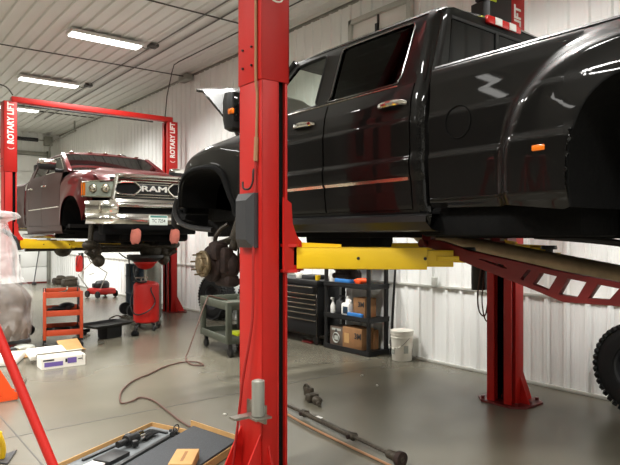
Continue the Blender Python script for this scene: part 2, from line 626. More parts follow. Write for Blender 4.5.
# ------------------------------------------------------------------ ceiling strip lights
proto = thing('strip_light', '', 'ceiling light', group='ceiling strip lights')
h = MB().box((0, 0, -0.03), (1.27, 0.30, 0.06), 0.012)
h.build('housing', M['lampcase'], proto)
df = MB().box((0, 0, -0.068), (1.22, 0.25, 0.02), 0.008)
df.build('diffuser', M['lamp'], proto)
cl = MB()
for sx in (-0.45, 0.45):
    cl.span((sx - 0.02, -0.05, -0.001), (sx + 0.02, 0.05, 0.02))
cl.build('mounting_clip', M['steel'], proto)
ld = bpy.data.lights.new('strip_lamp', 'AREA')
ld.shape = 'RECTANGLE'
ld.size, ld.size_y = 1.2, 0.24
ld.energy = LAMP_W
ld.color = LAMP_COLOR
ld.spread = math.radians(LAMP_SPREAD)
lo_ = bpy.data.objects.new('strip_lamp', ld)
COL.objects.link(lo_)
lo_.parent = proto
lo_.location = (0, 0, -0.081)
first = True
names = {(3.66, 10.43): 'larger lit ceiling strip light nearest the camera, above the two lifts',
         (3.66, 14.1): 'lit ceiling strip light above the rear of the maroon pickup',
         (3.66, 17.6): 'right one of two lit strip lights below the red crossbeam',
         (2.35, 17.6): 'left one of two lit strip lights below the red crossbeam'}
spots = list(names) + [(3.66, 6.9), (3.66, 3.3), (3.66, -0.5), (3.66, -4.2)] + [(x, y) for x in (-0.6, -4.6) for y in (14.1, 10.4, 6.9, 3.3, -0.5, -4.2)] + [(-0.6, 17.6), (-4.6, 17.6)]
for (x, y) in spots:
    lab = names.get((x, y), 'lit ceiling strip light outside the picture, in the rows over the workshop')
    if first:
        o = place(proto, (x, y, ZC - 0.05))
        o['label'] = lab
        first = False
    else:
        dup(proto, (x, y, ZC - 0.05), 0, lab)

# conduits along the ceiling
def conduit(name, pts, r, label, m='pipe'):
    return tag(MB().tube(pts, r, 8).build(name, M[m]), label, 'conduit')
zc = ZC - 0.044
conduit('conduit', [(4.52, -2, zc), (4.52, 19, zc)], 0.013, 'long metal conduit along the ceiling on the side of the strip lights')
conduit('conduit', [(4.80, -2, zc), (4.80, 19, zc)], 0.013, 'long metal conduit along the ceiling nearer the ribbed right wall')
conduit('conduit', [(1.0, 8.33, zc - 0.026), (6.0, 8.33, zc - 0.026)], 0.013, 'dark conduit crossing the ceiling in front of the larger strip light', 'seam')
c = conduit('conduit', [(1.6, 11.95, zc - 0.026), (5.96, 11.85, zc - 0.026)], 0.012, 'thin conduit crossing the ceiling between the two strip lights', 'seam')
b = MB().span((5.86, 11.7, ZC - 0.16), (6.02, 12.1, ZC - 0.02), 0.01)
tag(b.build('junction_box', M['alu']), 'grey junction box at the ceiling edge above the right red column', 'junction box')
conduit('power_cord', [(5.42, 3.6, zc), (5.34, 11.0, zc), (5.33, 11.2, zc - 0.02), (5.33, 11.3, zc - 0.15), (5.36, 11.6, 4.6), (5.40, 11.78, 4.2), (5.5, 11.85, 4.1)], 0.011, 'dark cord running along the ceiling and dropping to the right column of the far lift', 'seam')['category'] = 'cord'
for k, (x, y) in enumerate([(3.66, 10.43), (3.66, 14.1)]):
    cc = MB().tube([(x + 0.62, y, ZC - 0.07), (x + 0.72, y - 0.03, ZC - 0.12), (4.50, y - 0.05, ZC - 0.075)], 0.008, 6)
    cc.span((4.44, y - 0.14, ZC - 0.075), (4.6, y + 0.05, ZC - 0.02), 0.01)
    tag(cc.build('light_cord', M['seam']), ['short dark cord and box beside the larger ceiling light', 'short dark cord and box beside the second ceiling light, above the maroon pickup'][k], 'cord', 'ceiling light cords')

# ------------------------------------------------------------------ two-post lifts
def make_column(root, xo, yc, face, top=4.08, slv=2.70, tz=0.90):
    """xo = x of the column's back; face = +1 opens to +x, -1 opens to -x"""
    wx, wy = 0.21, 0.28
    X = lambda d: xo + face * d
    c = MB()
    c.span((X(0), yc - wy / 2, 0.012), (X(0.012), yc + wy / 2, top - 0.3), 0.002)
    for s in (-1, 1):
        ys = yc + s * wy / 2
        c.span((X(0), ys - s * 0.012, 0.012), (X(0.125), ys, top - 0.3), 0.002)
        c.span((X(0.125), ys - s * 0.07, 0.012), (X(0.135), ys, top - 0.3))
        c.span((X(0.190), ys - s * 0.085, 0.012), (X(0.21), ys - s * 0.004, top - 0.3), 0.002)
    col = c.build('column', M['red'], root)
    s = MB()
    e = 0.007
    a = yc - wy / 2 - e
    b = yc + wy / 2 + e
    s.span((X(-e), a, slv), (X(-e + 0.01), b, top), 0.003)
    s.span((X(-e), a, slv), (X(wx + e), a + 0.01, top), 0.003)
    s.span((X(-e), b - 0.01, slv), (X(wx + e), b, top), 0.003)
    s.span((X(wx + e - 0.01), a, slv), (X(wx + e), a + 0.09, top), 0.003)
    s.span((X(wx + e - 0.01), b - 0.09, slv), (X(wx + e), b, top), 0.003)
    s.span((X(-e), a, top - 0.01), (X(wx + e), b, top))
    sl = s.build('column_extension', M['red'], col)
    t = MB()
    mx = Matrix.Translation((X(wx * 0.52), a - 0.001, slv + tz)) @ Matrix(((0, -1, 0, 0), (0, 0, -1, 0), (1, 0, 0, 0), (0, 0, 0, 1)))
    t.text('ROTARY LIFT', 0.15, mx, 0.002, 0.035, sx=0.84)
    # round emblem at the foot of the lettering
    zc_ = slv + tz - 0.44
    pts = [(X(wx * 0.52) + 0.05 * math.cos(q), a - 0.002, zc_ + 0.03 * math.sin(q)) for q in [k * PI / 12 + PI for k in range(13)]]
    t.tube(pts, 0.006, 6)
    t.build('lettering', M['white'], col)
    for y in (yc - 0.03, yc + 0.08):
        for zz in (0.11, 0.235):
            MB().tube([(X(-0.02), y, slv + zz), (X(0.0), y, slv + zz)], 0.008, 8).build('bolt', M['blk'], col)
    bp = MB()
    o = [(-0.22, -0.17), (-0.14, -0.27), (0.16, -0.27), (0.26, -0.17), (0.26, 0.17), (0.16, 0.27), (-0.14, 0.27), (-0.22, 0.17)]
    bp.plate([(X(p[0]), yc + p[1]) for p in o], (), 0.02, lambda u, v, w: Vector((u, v, w + 0.011)))
    for p in ((-0.16, -0.19), (-0.16, 0.19), (0.2, -0.19), (0.2, 0.19), (0.02, -0.23), (0.02, 0.23)):
        bp.lathe([(0, 0.05), (0.018, 0.05), (0.018, 0.02)], (X(p[0]), yc + p[1], 0), seg=6)
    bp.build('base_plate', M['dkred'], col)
    for s_ in (-1, 1):
        gs = MB()
        ys = yc + s_ * (wy / 2 - 0.02)
        gs.plate([(X(0.005), 0.02), (X(-0.17), 0.02), (X(-0.15), 0.07), (X(0.005), 0.36)], (), 0.012, lambda u, v, w, ys=ys: Vector((u, ys + w, v)))
        gs.build('gusset', M['red'], col)
    for d in (0.05,):
        gs = MB()
        gs.plate([(yc - wy / 2 + 0.01, 0.02), (yc - wy / 2 - 0.1, 0.02), (yc - wy / 2 + 0.01, 0.3)], (), 0.012, lambda u, v, w, d=d: Vector((X(d) + w, u, v)))
        gs.build('gusset', M['red'], col)
    # hydraulic cylinder and slide track, its recess plates blackened to imitate shade
    i = MB()
    i.tube([(X(0.09), yc, 0.03), (X(0.09), yc, 2.4)], 0.035, 12)
    i.build('hydraulic_ram', M['dkchrome'], col)
    i = MB()
    i.span((X(0.03), yc - 0.085, 0.06), (X(0.05), yc + 0.085, top - 0.35))
    for s in (-1, 1):
        ys = yc + s * wy / 2
        i.span((X(0.145), ys - s * 0.05, 0.012), (X(0.2), ys - s * 0.03, slv + 0.05))
        i.span((X(0.03), ys - s * 0.05, 0.012), (X(0.15), ys - s * 0.035, slv + 0.05))
    i.build('slide_track_slot_shade', M['blkmat'], col)
    return col

def make_carriage(root, xo, yc, face, z, arms, m_red='red'):
    """carriage block with two swinging yellow arms; arms = [(end x, end y, with pad), ...]"""
    X = lambda d: xo + face * d
    c = MB()
    c.span((X(0.06), yc - 0.10, z - 0.1), (X(0.19), yc + 0.10, z + 0.75), 0.01)
    # flared cheek plates that carry the arm pins
    for dz in (-0.10, 0.075):
        c.plate([(X(0.17), yc - 0.14), (X(0.24), yc - 0.2), (X(0.32), yc - 0.14), (X(0.32), yc + 0.14), (X(0.24), yc + 0.2), (X(0.17), yc + 0.14)], (), 0.02,
                lambda u, v, w, dz=dz: Vector((u, v, z + dz + w)))
    c.plate([(yc - 0.15, z - 0.1), (yc + 0.15, z - 0.1), (yc + 0.15, z + 0.09), (yc + 0.06, z + 0.24), (yc - 0.06, z + 0.24), (yc - 0.15, z + 0.09)], (), 0.018,
            lambda u, v, w: Vector((X(0.21) + w, u, v)))
    for s_ in (-1, 1):
        c.plate([(X(0.16), z - 0.10), (X(0.33), z - 0.10), (X(0.31), z + 0.10), (X(0.27), z + 0.14), (X(0.235), z + 0.22), (X(0.225), z + 0.36), (X(0.16), z + 0.40)],
                [[(X(0.245), z - 0.06), (X(0.30), z - 0.06), (X(0.285), z + 0.06), (X(0.245), z + 0.06)]] if s_ < 0 else (), 0.016, lambda u, v, w, s_=s_: Vector((u, yc + s_ * 0.155 + w, v)))
    car = c.build('carriage', M[m_red], root)
    MB().span((X(0.235), yc - 0.13, z - 0.075), (X(0.318), yc + 0.13, z + 0.07), 0.01).build('dark_hole_block', M['blkmat'], car)  # black block added to show the bracket hole's inside as dark shade
    for (ex, ey) in arms:
        sy = -1 if ey < yc else 1
        p0 = Vector((X(0.26), yc + sy * 0.09, z - 0.012))
        p1 = Vector((ex, ey, z - 0.012))
        d = (p1 - p0)
        L = d.length
        u = d.normalized()
        a = MB()
        st = p0 + u * 0.06
        en = p0 + u * (L * 0.78)
        # hollow outer box
        n = u.cross(Vector((0, 0, 1)))
        hw, hh, tk = 0.062, 0.074, 0.009
        for s_ in (-1, 1):
            a.bar(st + n * s_ * (hw - tk / 2), en + n * s_ * (hw - tk / 2), tk, hh * 2, 0.002)
            a.bar(st + Vector((0, 0, s_ * (hh - tk / 2))), en + Vector((0, 0, s_ * (hh - tk / 2))), hw * 2, tk, 0.002)
        # tapered stop rib on top
        a.bar(st + Vector((0, 0, hh + 0.018)), st + u * 0.3 + Vector((0, 0, hh + 0.004)), 0.02, 0.03)
        arm = a.build('lift_arm', M['yellow'], root)
        e = MB()
        e.bar(p0 + u * (L * 0.7), p1 - u * 0.09, 0.095, 0.11, 0.003)
        e.bar(p1 - u * 0.2, p1, 0.13, 0.035, 0.004)
        e.lathe([(0, 0.02), (0.085, 0.02), (0.085, -0.025), (0, -0.025)], p1 + Vector((0, 0, 0.0)), seg=24)
        e.build('arm_extension', M['yellow'], arm)
        b = MB()
        pin = X(0.26), yc + sy * 0.09
        b.lathe([(0, 0.11), (0.036, 0.11), (0.036, -0.12), (0, -0.12)], (pin[0], pin[1], z), seg=16)
        b.build('arm_pin', M['steel'], arm)
        for q in (0.35, 0.72):
            MB().tube([st + u * (L * q) - n * (hw + 0.004), st + u * (L * q) + n * (hw + 0.004)], 0.011, 10).build('stop_bolt', M['blk'], arm)
        pd = MB()
        pd.lathe([(0, 0.075), (0.055, 0.075), (0.06, 0.06), (0.06, 0.045), (0.028, 0.045), (0.028, 0.02), (0, 0.02)], p1, seg=20)
        pd.build('lift_pad', M['blk'], arm)
    return car

# --- the lift under the black pickup
ZA = 1.525
near = thing('two_post_lift', 'red two-post lift with yellow arms, raising the black pickup', 'vehicle lift', (3.79, 3.4, 0), group='two-post lifts')
cn = make_column(near, 2.167, 3.38, 1, tz=1.0)
cf = make_column(near, 5.28, 3.40, -1, tz=0.83)
make_carriage(near, 2.167, 3.38, 1, ZA, [(3.27, 2.44), (3.30, 4.62)])
make_carriage(near, 5.28, 3.40, -1, ZA, [(4.31, 2.44), (4.28, 4.62)], 'dkred')  # shade under the truck put into this carriage as a darker red
MB().span((2.15, 3.30, 4.08), (5.29, 3.46, 4.19), 0.006).build('crossbeam', M['red'], near)
MB().tube([(2.4, 3.22, 4.0), (5.2, 3.22, 4.0)], 0.018, 8).build('shutoff_bar', M['blk'], near)
# pulley guard, tag and sensor at the head of the far column
b = MB()
b.plate([(4.72, 3.70), (5.08, 3.64), (5.08, 3.98), (4.9, 3.96), (4.72, 3.86)], (), 0.20, lambda u, v, w: Vector((u, 3.36 + w, v)), 0.006)
b.build('pulley_guard', M['blk'], near)
b = MB().span((4.72, 3.24, 3.85), (4.80, 3.25, 3.98)).build('tag_plate', M['hivis'], near)
b = MB().span((4.71, 3.26, 3.88), (4.92, 3.42, 4.02), 0.01).build('sensor_box', M['charcoal'], near)
# lock release cover, hook, hose, cable and adapter holder on the near column
b = MB()
b.grid([[(2.165, y, z) for y, z in ((3.28, 1.585), (3.48, 1.585), (3.48, 1.95), (3.28, 1.95))],
        [(2.13, y, z) for y, z in ((3.28, 1.585), (3.48, 1.585), (3.48, 1.95), (3.28, 1.95))],
        [(2.09, y, z) for y, z in ((3.32, 1.64), (3.445, 1.64), (3.445, 1.90), (3.32, 1.90))],
        [(2.09, y, z) for y, z in ((3.39, 1.77), (3.391, 1.77), (3.391, 1.771), (3.39, 1.771))]], closed=True)
b.build('lock_release_cover', M['charcoal'], near)
b = MB().tube(smooth([(2.165, 3.31, 2.11), (2.145, 3.31, 2.10), (2.14, 3.31, 2.03), (2.13, 3.325, 1.985), (2.12, 3.36, 1.975), (2.12, 3.40, 1.99), (2.125, 3.41, 2.03)], 5), 0.007, 8)
b.build('hose_hook', M['blk'], near)
b = MB().tube([(2.148, 3.285, 4.0), (2.148, 3.285, 2.68)] + [(2.16, 3.285, 2.6), (2.155, 3.288, 2.3)], 0.010, 8)
b.tube([(2.155, 3.288, 2.32), (2.15, 3.29, 2.16)], 0.016, 8)
b.build('air_line', M['cable'], near, 'tan air line with a brass fitting')
hp = smooth([(2.15, 3.29, 2.17), (2.148, 3.295, 1.95), (2.13, 3.29, 1.5), (2.135, 3.31, 1.1), (2.12, 3.40, 0.7), (2.11, 3.47, 0.3), (2.08, 3.52, 0.02), (2.05, 3.75, 0.016), (2.1, 3.95, 0.016)], 8)
MB().tube(hp, 0.009, 8).build('air_hose', M['redhose'], near, 'red air hose hanging down the column')
b = MB()
b.span((2.03, 3.10, 0.50), (2.15, 3.24, 0.512)).span((1.93, 3.19, 0.50), (2.16, 3.26, 0.515)).span((2.15, 3.18, 0.44), (2.165, 3.40, 0.56))
b.tube([(2.09, 3.17, 0.50), (2.09, 3.17, 0.54)], 0.03, 12)
b.build('adapter_bracket', M['steel'], near)
b = MB().lathe([(0.0, 0.742), (0.026, 0.742), (0.03, 0.735), (0.042, 0.735), (0.042, 0.515), (0.0, 0.515)], (2.09, 3.17, 0), seg=24)
b.build('height_adapter', M['alu'], near, 'grey cylindrical height adapter')
# small warning print on the near arm
t = MB()
u = (Vector((3.27, 2.44, 0)) - Vector((2.427, 3.307, 0))).normalized()
nn = u.cross(Vector((0, 0, 1)))
q = Vector((2.427, 3.307, ZA)) + u * 0.2 + nn * 0.0635
q2 = Vector((2.427, 3.307, ZA)) + u * 0.2 - nn * 0.0635
side = nn if nn.dot(Vector((-1, -1, 0))) > 0 else -nn
base = Vector((2.427, 3.307, ZA)) + u * 0.2 + side * 0.0635
t.bar(base + Vector((0, 0, 0.0)), base + u * 0.15, 0.002, 0.016)
t.bar(base + u * 0.1 + Vector((0, 0, -0.03)), base + u * 0.13 + Vector((0, 0, -0.03)), 0.002, 0.014)
t.build('warning_print', M['dkred'], near)
# power unit and control box on the far column
b = MB().span((5.06, 3.62, 1.40), (5.30, 3.80, 1.9), 0.015)
b.tube([(5.2, 3.72, 1.1), (5.2, 3.72, 1.40)], 0.08, 14)
b.build('power_unit', M['blk'], near)
b = MB().tube(smooth([(5.10, 3.61, 1.42), (5.04, 3.62, 1.1), (5.06, 3.62, 0.90), (5.14, 3.6, 0.86), (5.2, 3.6, 1.1)], 8), 0.008, 6)
b.tube(smooth([(5.14, 3.6, 1.42), (5.08, 3.6, 1.0), (5.14, 3.58, 0.8), (5.24, 3.58, 1.2)], 8), 0.007, 6)
b.build('hydraulic_hose', M['hose'], near)

# --- the lift under the maroon pickup
far = thing('two_post_lift', 'red two-post lift with full crossbeam, raising the maroon pickup', 'vehicle lift', (3.98, 11.9, 0), group='two-post lifts')
make_column(far, 2.29, 11.9, 1, 4.10, 2.82, 0.88)
make_column(far, 5.67, 11.9, -1, 4.10, 2.82, 0.88)
make_carriage(far, 2.29, 11.9, 1, 1.51, [(3.46, 10.75), (3.5, 13.1)])
make_carriage(far, 5.67, 11.9, -1, 1.51, [(4.44, 10.75), (4.4, 13.1)], 'dkred')  # darker red stands for shade on this carriage, same coat as the other
MB().span((2.42, 11.78, 4.10), (5.58, 11.92, 4.20), 0.006).build('crossbeam', M['red'], far)
MB().tube([(2.7, 11.72, 4.04), (5.1, 11.72, 4.04)], 0.016, 8).build('shutoff_bar', M['blk'], far)
MB().tube(smooth([(2.42, 11.7, 4.2), (2.3, 11.65, 4.32), (2.1, 11.6, 4.36), (1.7, 11.5, 4.5), (1.2, 11.4, 4.9), (1.0, 11.3, 5.18)], 6), 0.012, 6).build('power_cable', M['seam'], far)

# ------------------------------------------------------------------ black pickup on the near lift (front towards +y)
BX = 3.79
blackt = thing('pickup_truck', 'black crew-cab dually pickup raised on the near lift, hood open, wheels off', 'truck', (BX, 3.0, 1.64))
HW = [(1.60, .90), (1.685, .93), (1.80, .965), (1.86, .975), (1.95, .985), (2.02, .988), (2.05, 1.003), (2.10, 1.008), (2.14, 1.009), (2.150, 1.006), (2.160, 1.001), (2.17, 1.0), (2.30, 1.003), (2.385, 1.004), (2.395, 1.002), (2.405, .998), (2.45, .996), (2.53, .985), (2.60, .962), (2.66, .94), (2.80, .908), (3.05, .845), (3.105, .82), (3.145, .77), (3.175, .66), (3.195, .45), (3.21, 0)]
def bs(y, z, e=0.0, side=-1):
    return Vector((BX + side * (interp(HW, z) + e), y, z))
def side_patch(mb, lo, hi, n, m, f, thick=0.012):
    A, B = resample([(0, *p) for p in lo], n), resample([(0, *p) for p in hi], n)
    P = []
    for j in range(m):
        t = j / (m - 1)
        P.append([f(*(a.lerp(b, t))[1:], t) for a, b in zip(A, B)])
    mb.grid(P, thick)
BP = M['blackpaint']
def both(fn, name, m, parent=blackt, **k):
    """build a left part and its mirrored right part"""
    out = []
    for s in (-1, 1):
        mb = MB()
        fn(mb)
        if s == 1:
            for v in mb.bm.verts: v.co.x = 2 * BX - v.co.x
        out.append(mb.build(name, m, parent, **k))
    return out

# doors
ZS, ZB = 1.835, 2.625
fd = both(lambda mb: side_patch(mb, [(3.353, ZS), (4.44, ZS)], [(3.353, ZB), (4.44, ZB)], 24, 90, lambda y, z, t: bs(y, z)), 'front_door', BP)
rd = both(lambda mb: side_patch(mb, [(2.505, ZS), (3.338, ZS)], [(2.505, ZB), (3.338, ZB)], 20, 90, lambda y, z, t: bs(y, z)), 'rear_door', BP)
def corner(mb):
    P = []
    for k in range(9):
        a = k / 8 * PI / 2
        P.append([Vector((BX - interp(HW, z) + 0.08 * (1 - math.cos(a)), 2.496 - 0.09 * math.sin(a), z)) for z in [1.72 + i * (3.115 - 1.72) / 40 for i in range(41)]])
    mb.grid(P, 0.012)
both(corner, 'cab_corner', BP)
# sill and greenhouse
both(lambda mb: side_patch(mb, [(2.45, 1.70), (4.5, 1.70)], [(2.45, ZS - 0.006), (4.5, ZS - 0.006)], 10, 8, lambda y, z, t: bs(y, z, -0.006)), 'rocker_panel', BP)
GH = [(4.52, 2.63), (3.93, 3.11), (2.43, 3.11), (2.43, 2.63)]
W1 = smooth([(4.36, 2.665), (4.32, 2.70), (4.09, 2.875), (3.90, 3.02), (3.84, 3.055), (3.55, 3.065), (3.50, 3.05), (3.495, 3.01), (3.53, 2.69), (3.555, 2.66)], 3, True)
W2 = smooth([(3.36, 2.665), (3.35, 2.70), (3.32, 3.02), (3.30, 3.06), (3.22, 3.072), (2.68, 3.072), (2.61, 3.055), (2.60, 3.00), (2.635, 2.74), (2.665, 2.68), (2.73, 2.66)], 3, True)
W1 = [(p.x, p.y) for p in [Vector((a[0], a[1], 0)) for a in W1]]
W2 = [(p.x, p.y) for p in [Vector((a[0], a[1], 0)) for a in W2]]
both(lambda mb: mb.plate(GH, (W1, W2), 0.03, lambda u, v, w: bs(u, v, w - 0.015)), 'window_surround', BP)
def win_ring(wd, e): return [bs(u, v, e) for u, v in wd]
both(lambda mb: mb.ring(win_ring(W2, 0.002), 0.007, 6), 'window_trim', M['dkchrome'])
both(lambda mb: mb.ring(win_ring(W1, 0.002), 0.006, 6), 'window_trim', M['blk'])
both(lambda mb: mb.plate(W1, (), 0.005, lambda u, v, w: bs(u, v, w - 0.014)), 'front_window', M['glass'])
both(lambda mb: mb.plate(W2, (), 0.005, lambda u, v, w: bs(u, v, w - 0.014)), 'rear_window', M['smoke'])
both(lambda mb: mb.tube([bs(y, 2.642, 0.004) for y in (4.38, 3.9, 3.36, 3.0, 2.66)], 0.006, 6), 'belt_molding', M['strip'])
# roof
mb = MB()
P = []
sec = [(-1, 3.06), (-.97, 3.082), (-.93, 3.10), (-.86, 3.118), (-.75, 3.132), (-.5, 3.152), (-.25, 3.163), (0, 3.167)]
sec = sec + [(-a, z) for a, z in sec[-2::-1]]
for i in range(31):
    y = 2.405 + (4.0 - 2.405) * i / 30
    dz = -0.10 * sstep(3.55, 4.02, y) ** 1.6 - 0.035 * (1 - sstep(2.40, 2.5, y))
    P.append([Vector((BX + a * 0.822, y, (z - 3.06) * (1 if 2.45 < y < 3.95 else 0.75) + 3.105 + dz * (0.25 + 0.75 * (1 - abs(a) ** 3)))) for a, z in sec])
mb.grid(P, 0.02)
mb.build('roof', BP, blackt)
# windshield, A pillars
mb = MB()
P = []
for j in range(9):
    t = j / 8
    P.append([Vector((BX + a * (0.86 - 0.10 * t), 4.52 - 0.56 * t + 0.16 * (1 - a * a), 2.66 + 0.445 * t)) for a in [k / 8 - 1 for k in range(17)]])
mb.grid(P, 0.006)
mb.build('windshield', M['glass'], blackt)
both(lambda mb: mb.bar((BX - 0.905, 4.53, 2.63), (BX - 0.80, 3.93, 3.11), 0.075, 0.06, 0.015), 'a_pillar', BP)
# back of the cab with a sliding window
RW = [[(-.75, 2.70), (-.71, 3.065), (-.24, 3.07), (-.24, 2.70)], [(-.21, 2.70), (-.21, 3.07), (.21, 3.07), (.21, 2.70)], [(.75, 2.70), (.71, 3.065), (.24, 3.07), (.24, 2.70)]]
mb = MB()
mb.plate([(-.93, 1.85), (-.955, 2.55), (-.925, 2.66), (-.80, 3.11), (-.7, 3.14), (.7, 3.14), (.80, 3.11), (.925, 2.66), (.955, 2.55), (.93, 1.85)], [[(-.76, 2.68), (-.72, 3.08), (.72, 3.08), (.76, 2.68)]], 0.02, lambda u, v, w: Vector((BX + u, 2.415 + w, v)))
mb.build('cab_back', BP, blackt)
mb = MB()
for r in RW: mb.plate(r, (), 0.006, lambda u, v, w: Vector((BX + u, 2.412 + w, v)))
mb.build('rear_glass', M['tint'], blackt)
mb = MB()
for x in (-.225, .225): mb.span((BX + x - .018, 2.40, 2.68), (BX + x + .018, 2.425, 3.08))
mb.span((BX - .75, 2.402, 2.675), (BX + .75, 2.425, 2.705)).span((BX - .72, 2.402, 3.065), (BX + .72, 2.425, 3.085))
mb.build('rear_glass_frame', M['blk'], blackt)
# high brake light
mb = MB().box((BX - 0.16, 2.395, 3.14), (0.40, 0.03, 0.056), 0.01)
bl = mb.build('high_brake_light', M['redlens'], blackt)
mb = MB()
mb.box((BX - 0.24, 2.38, 3.14), (0.08, 0.008, 0.05), 0.003)
mb.build('cargo_lamp', M['white'], bl)
MB().box((BX - 0.07, 2.38, 3.14), (0.08, 0.008, 0.05), 0.003).build('cargo_lamp', M['white'], bl)
# interior
mb = MB()
mb.span((BX - .88, 2.45, 1.80), (BX + .88, 4.6, 1.88)).span((BX - .86, 4.2, 1.9), (BX + .86, 4.55, 2.6), 0.05)
mb.build('cab_floor', M['interior'], blackt)
for y in (3.35, 2.52):
    for x in (-.42, .42):
        mb = MB()
        mb.box((BX + x, y + .28, 2.08), (.56, .5, .16), 0.05).box((BX + x, y + .06, 2.42), (.54, .16, .62), 0.06, Matrix.Rotation(.15, 4, 'X'))
        mb.box((BX + x, y, 2.84), (.28, .11, .2), 0.045)
        mb.build('seat', M['interior'], blackt)
mb = MB().ring([(BX - .42 + .19 * math.cos(q), 4.06 - .08 * math.sin(q), 2.45 + .17 * math.sin(q)) for q in [k * PI / 12 for k in range(24)]], .016, 8)
mb.tube([(BX - .42, 4.06, 2.45), (BX - .42, 4.25, 2.38)], .04, 10)
mb.build('steering_wheel', M['interior'], blackt)
# front fender
ARCHF = [(4.56, 1.835), (4.615, 1.86), (4.63, 1.93), (4.70, 2.02), (4.79, 2.15), (4.85, 2.22), (4.97, 2.283), (5.15, 2.305), (5.35, 2.308), (5.50, 2.29), (5.61, 2.25), (5.69, 2.18), (5.73, 2.08), (5.75, 1.96)]
TOPF = [(4.45, 2.645), (4.6, 2.64), (4.92, 2.615), (5.2, 2.595), (5.40, 2.565), (5.60, 2.515), (5.74, 2.44), (5.86, 2.36), (5.95, 2.28)]
def hwf(y): return interp([(4.4, 1.0), (5.2, 1.0), (5.5, .995), (5.65, .985), (5.8, .955), (5.95, .905), (6.05, .84), (6.12, .75)], y)
def fender(mb):
    lo = smooth([(0, *p) for p in ARCHF], 5)
    lo = [(p.y, p.z) for p in lo] + [(5.84, 1.96), (6.02, 1.97)]
    hi = smooth([(0, *p) for p in TOPF], 5)
    hi = [(p.y, p.z) for p in hi] + [(6.02, 2.22)]
    def f(y, z, t):
        top = 0.14 * max(0, (t - .62) / .38) ** 2.2
        lip = 0.02 * max(0, 1 - t / .16) ** 1
        return Vector((BX - hwf(y) + top - lip + 0.012 * (1 - math.cos(3.0 * t)), y, z))
    side_patch(mb, lo, hi, 70, 26, f)
fe = both(fender, 'front_fender', BP)
al = smooth([(0, *p) for p in ARCHF], 5)
both(lambda mb: mb.grid([[Vector((BX - hwf(p.y) - .022 + dx, p.y + (p.y - 5.2) * dr, p.z + (p.z - 1.85) * dr)) for p in al] for dx, dr in ((0.03, .11), (0, .10), (-.012, .06), (-.012, .015), (0.01, -.01), (.05, -.012))], 0.006), 'wheel_arch_trim', M['blkmat'])
def liner(mb):
    mb.grid([[Vector((BX - d, p.y, p.z)) for p in al] for d in (.97, .55)], 0.01)
    mb.plate([(p.y, p.z) for p in al], (), 0.02, lambda u, v, w: Vector((BX - .55 + w, u, v)))
both(liner, 'wheel_liner', M['blkmat'])
# cowl, engine and radiator support
mb = MB()
mb.span((BX - .56, 4.6, 1.82), (BX + .56, 5.95, 2.42), .05).span((BX - .85, 4.48, 2.55), (BX + .85, 4.72, 2.63), .02)
mb.build('engine', M['blkmat'], blackt)
mb = MB().span((BX - .80, 5.95, 1.9), (BX + .80, 6.08, 2.32), .03)
mb.build('radiator_support', M['blkmat'], blackt)
mb = MB().plate([(-.72, 1.98), (-.76, 2.3), (-.6, 2.44), (.6, 2.44), (.76, 2.3), (.72, 1.98)], (), .06, lambda u, v, w: Vector((BX + u, 6.15 - .1 * u * u + w, v)), .01)
mb.build('grille', M['dkchrome'], blackt)
both(lambda mb: mb.grid([[Vector((BX - x, y, z)) for x, y in ((.72, 6.14), (.82, 6.08), (.90, 5.98), (.93, 5.90))] for z in (2.02, 2.12, 2.22, 2.3)], .03), 'headlight', M['glass'])
# front bumper, its corner sweeping back to the arch
mb = MB()
plan = smooth([(-.99, 5.62, 0), (-.975, 5.80, 0), (-.955, 5.98, 0), (-.90, 6.14, 0), (-.75, 6.25, 0), (-.4, 6.33, 0), (0, 6.35, 0), (.4, 6.33, 0), (.75, 6.25, 0), (.90, 6.14, 0), (.955, 5.98, 0), (.975, 5.80, 0), (.99, 5.62, 0)], 4)
pro = [(.06, 1.74), (.02, 1.76), (0, 1.80), (0, 1.90), (.015, 1.96), (.05, 1.97)]
P = []
for k, p in enumerate(plan):
    edge = sstep(5.72, 6.02, p.y)
    P.append([Vector((BX + p.x * (1 - d * .9), p.y - d * .6, 1.80 + (z - 1.80) * (0.35 + .65 * edge) + .03 * (1 - edge))) for d, z in pro])
mb.grid(P, .012)
mb.build('front_bumper', M['blkmat'], blackt)
both(lambda mb: mb.tube(smooth([(BX - .985, 5.80, 2.06), (BX - 1.0, 5.84, 1.95), (BX - .985, 5.78, 1.82), (BX - .96, 5.55, 1.75), (BX - .90, 5.2, 1.72)], 6), .028, 8), 'bumper_strut', M['blk'])
both(lambda mb: mb.box((BX - .955, 5.80, 1.80), (.04, .12, .045), .012), 'fog_light', M['chrome'])
# raised hood
mb = MB()
P = []
HY, HZ, HA = 4.70, 2.57, math.radians(36)
for i in range(17):
    t = i / 16
    row = []
    for k in range(33):
        a = k / 16 - 1
        wv = (0.86 - 0.05 * t)
        h = 0.05 * (1 - abs(a) ** 2.5) + .028 * (sstep(.72, .62, abs(a)) if abs(a) > .55 else 1) * sstep(1.02, .85, t)
        h -= .06 * sstep(.86, 1.0, t)
        L = 1.22 * t + .06 * (1 - a * a) * t
        row.append(Vector((BX + a * wv, HY + L * math.cos(HA) - h * math.sin(HA), HZ + L * math.sin(HA) + h * math.cos(HA))))
    P.append(row)
mb.grid(P, .028)
mb.build('hood', BP, blackt)
mb = MB()
for x in (-.72, .72):
    mb.bar((BX + x, 4.9, 2.5), (BX + x, HY + .75 * math.cos(HA), HZ + .72 * math.sin(HA)), .02, .02)
mb.build('hood_strut', M['blk'], blackt)
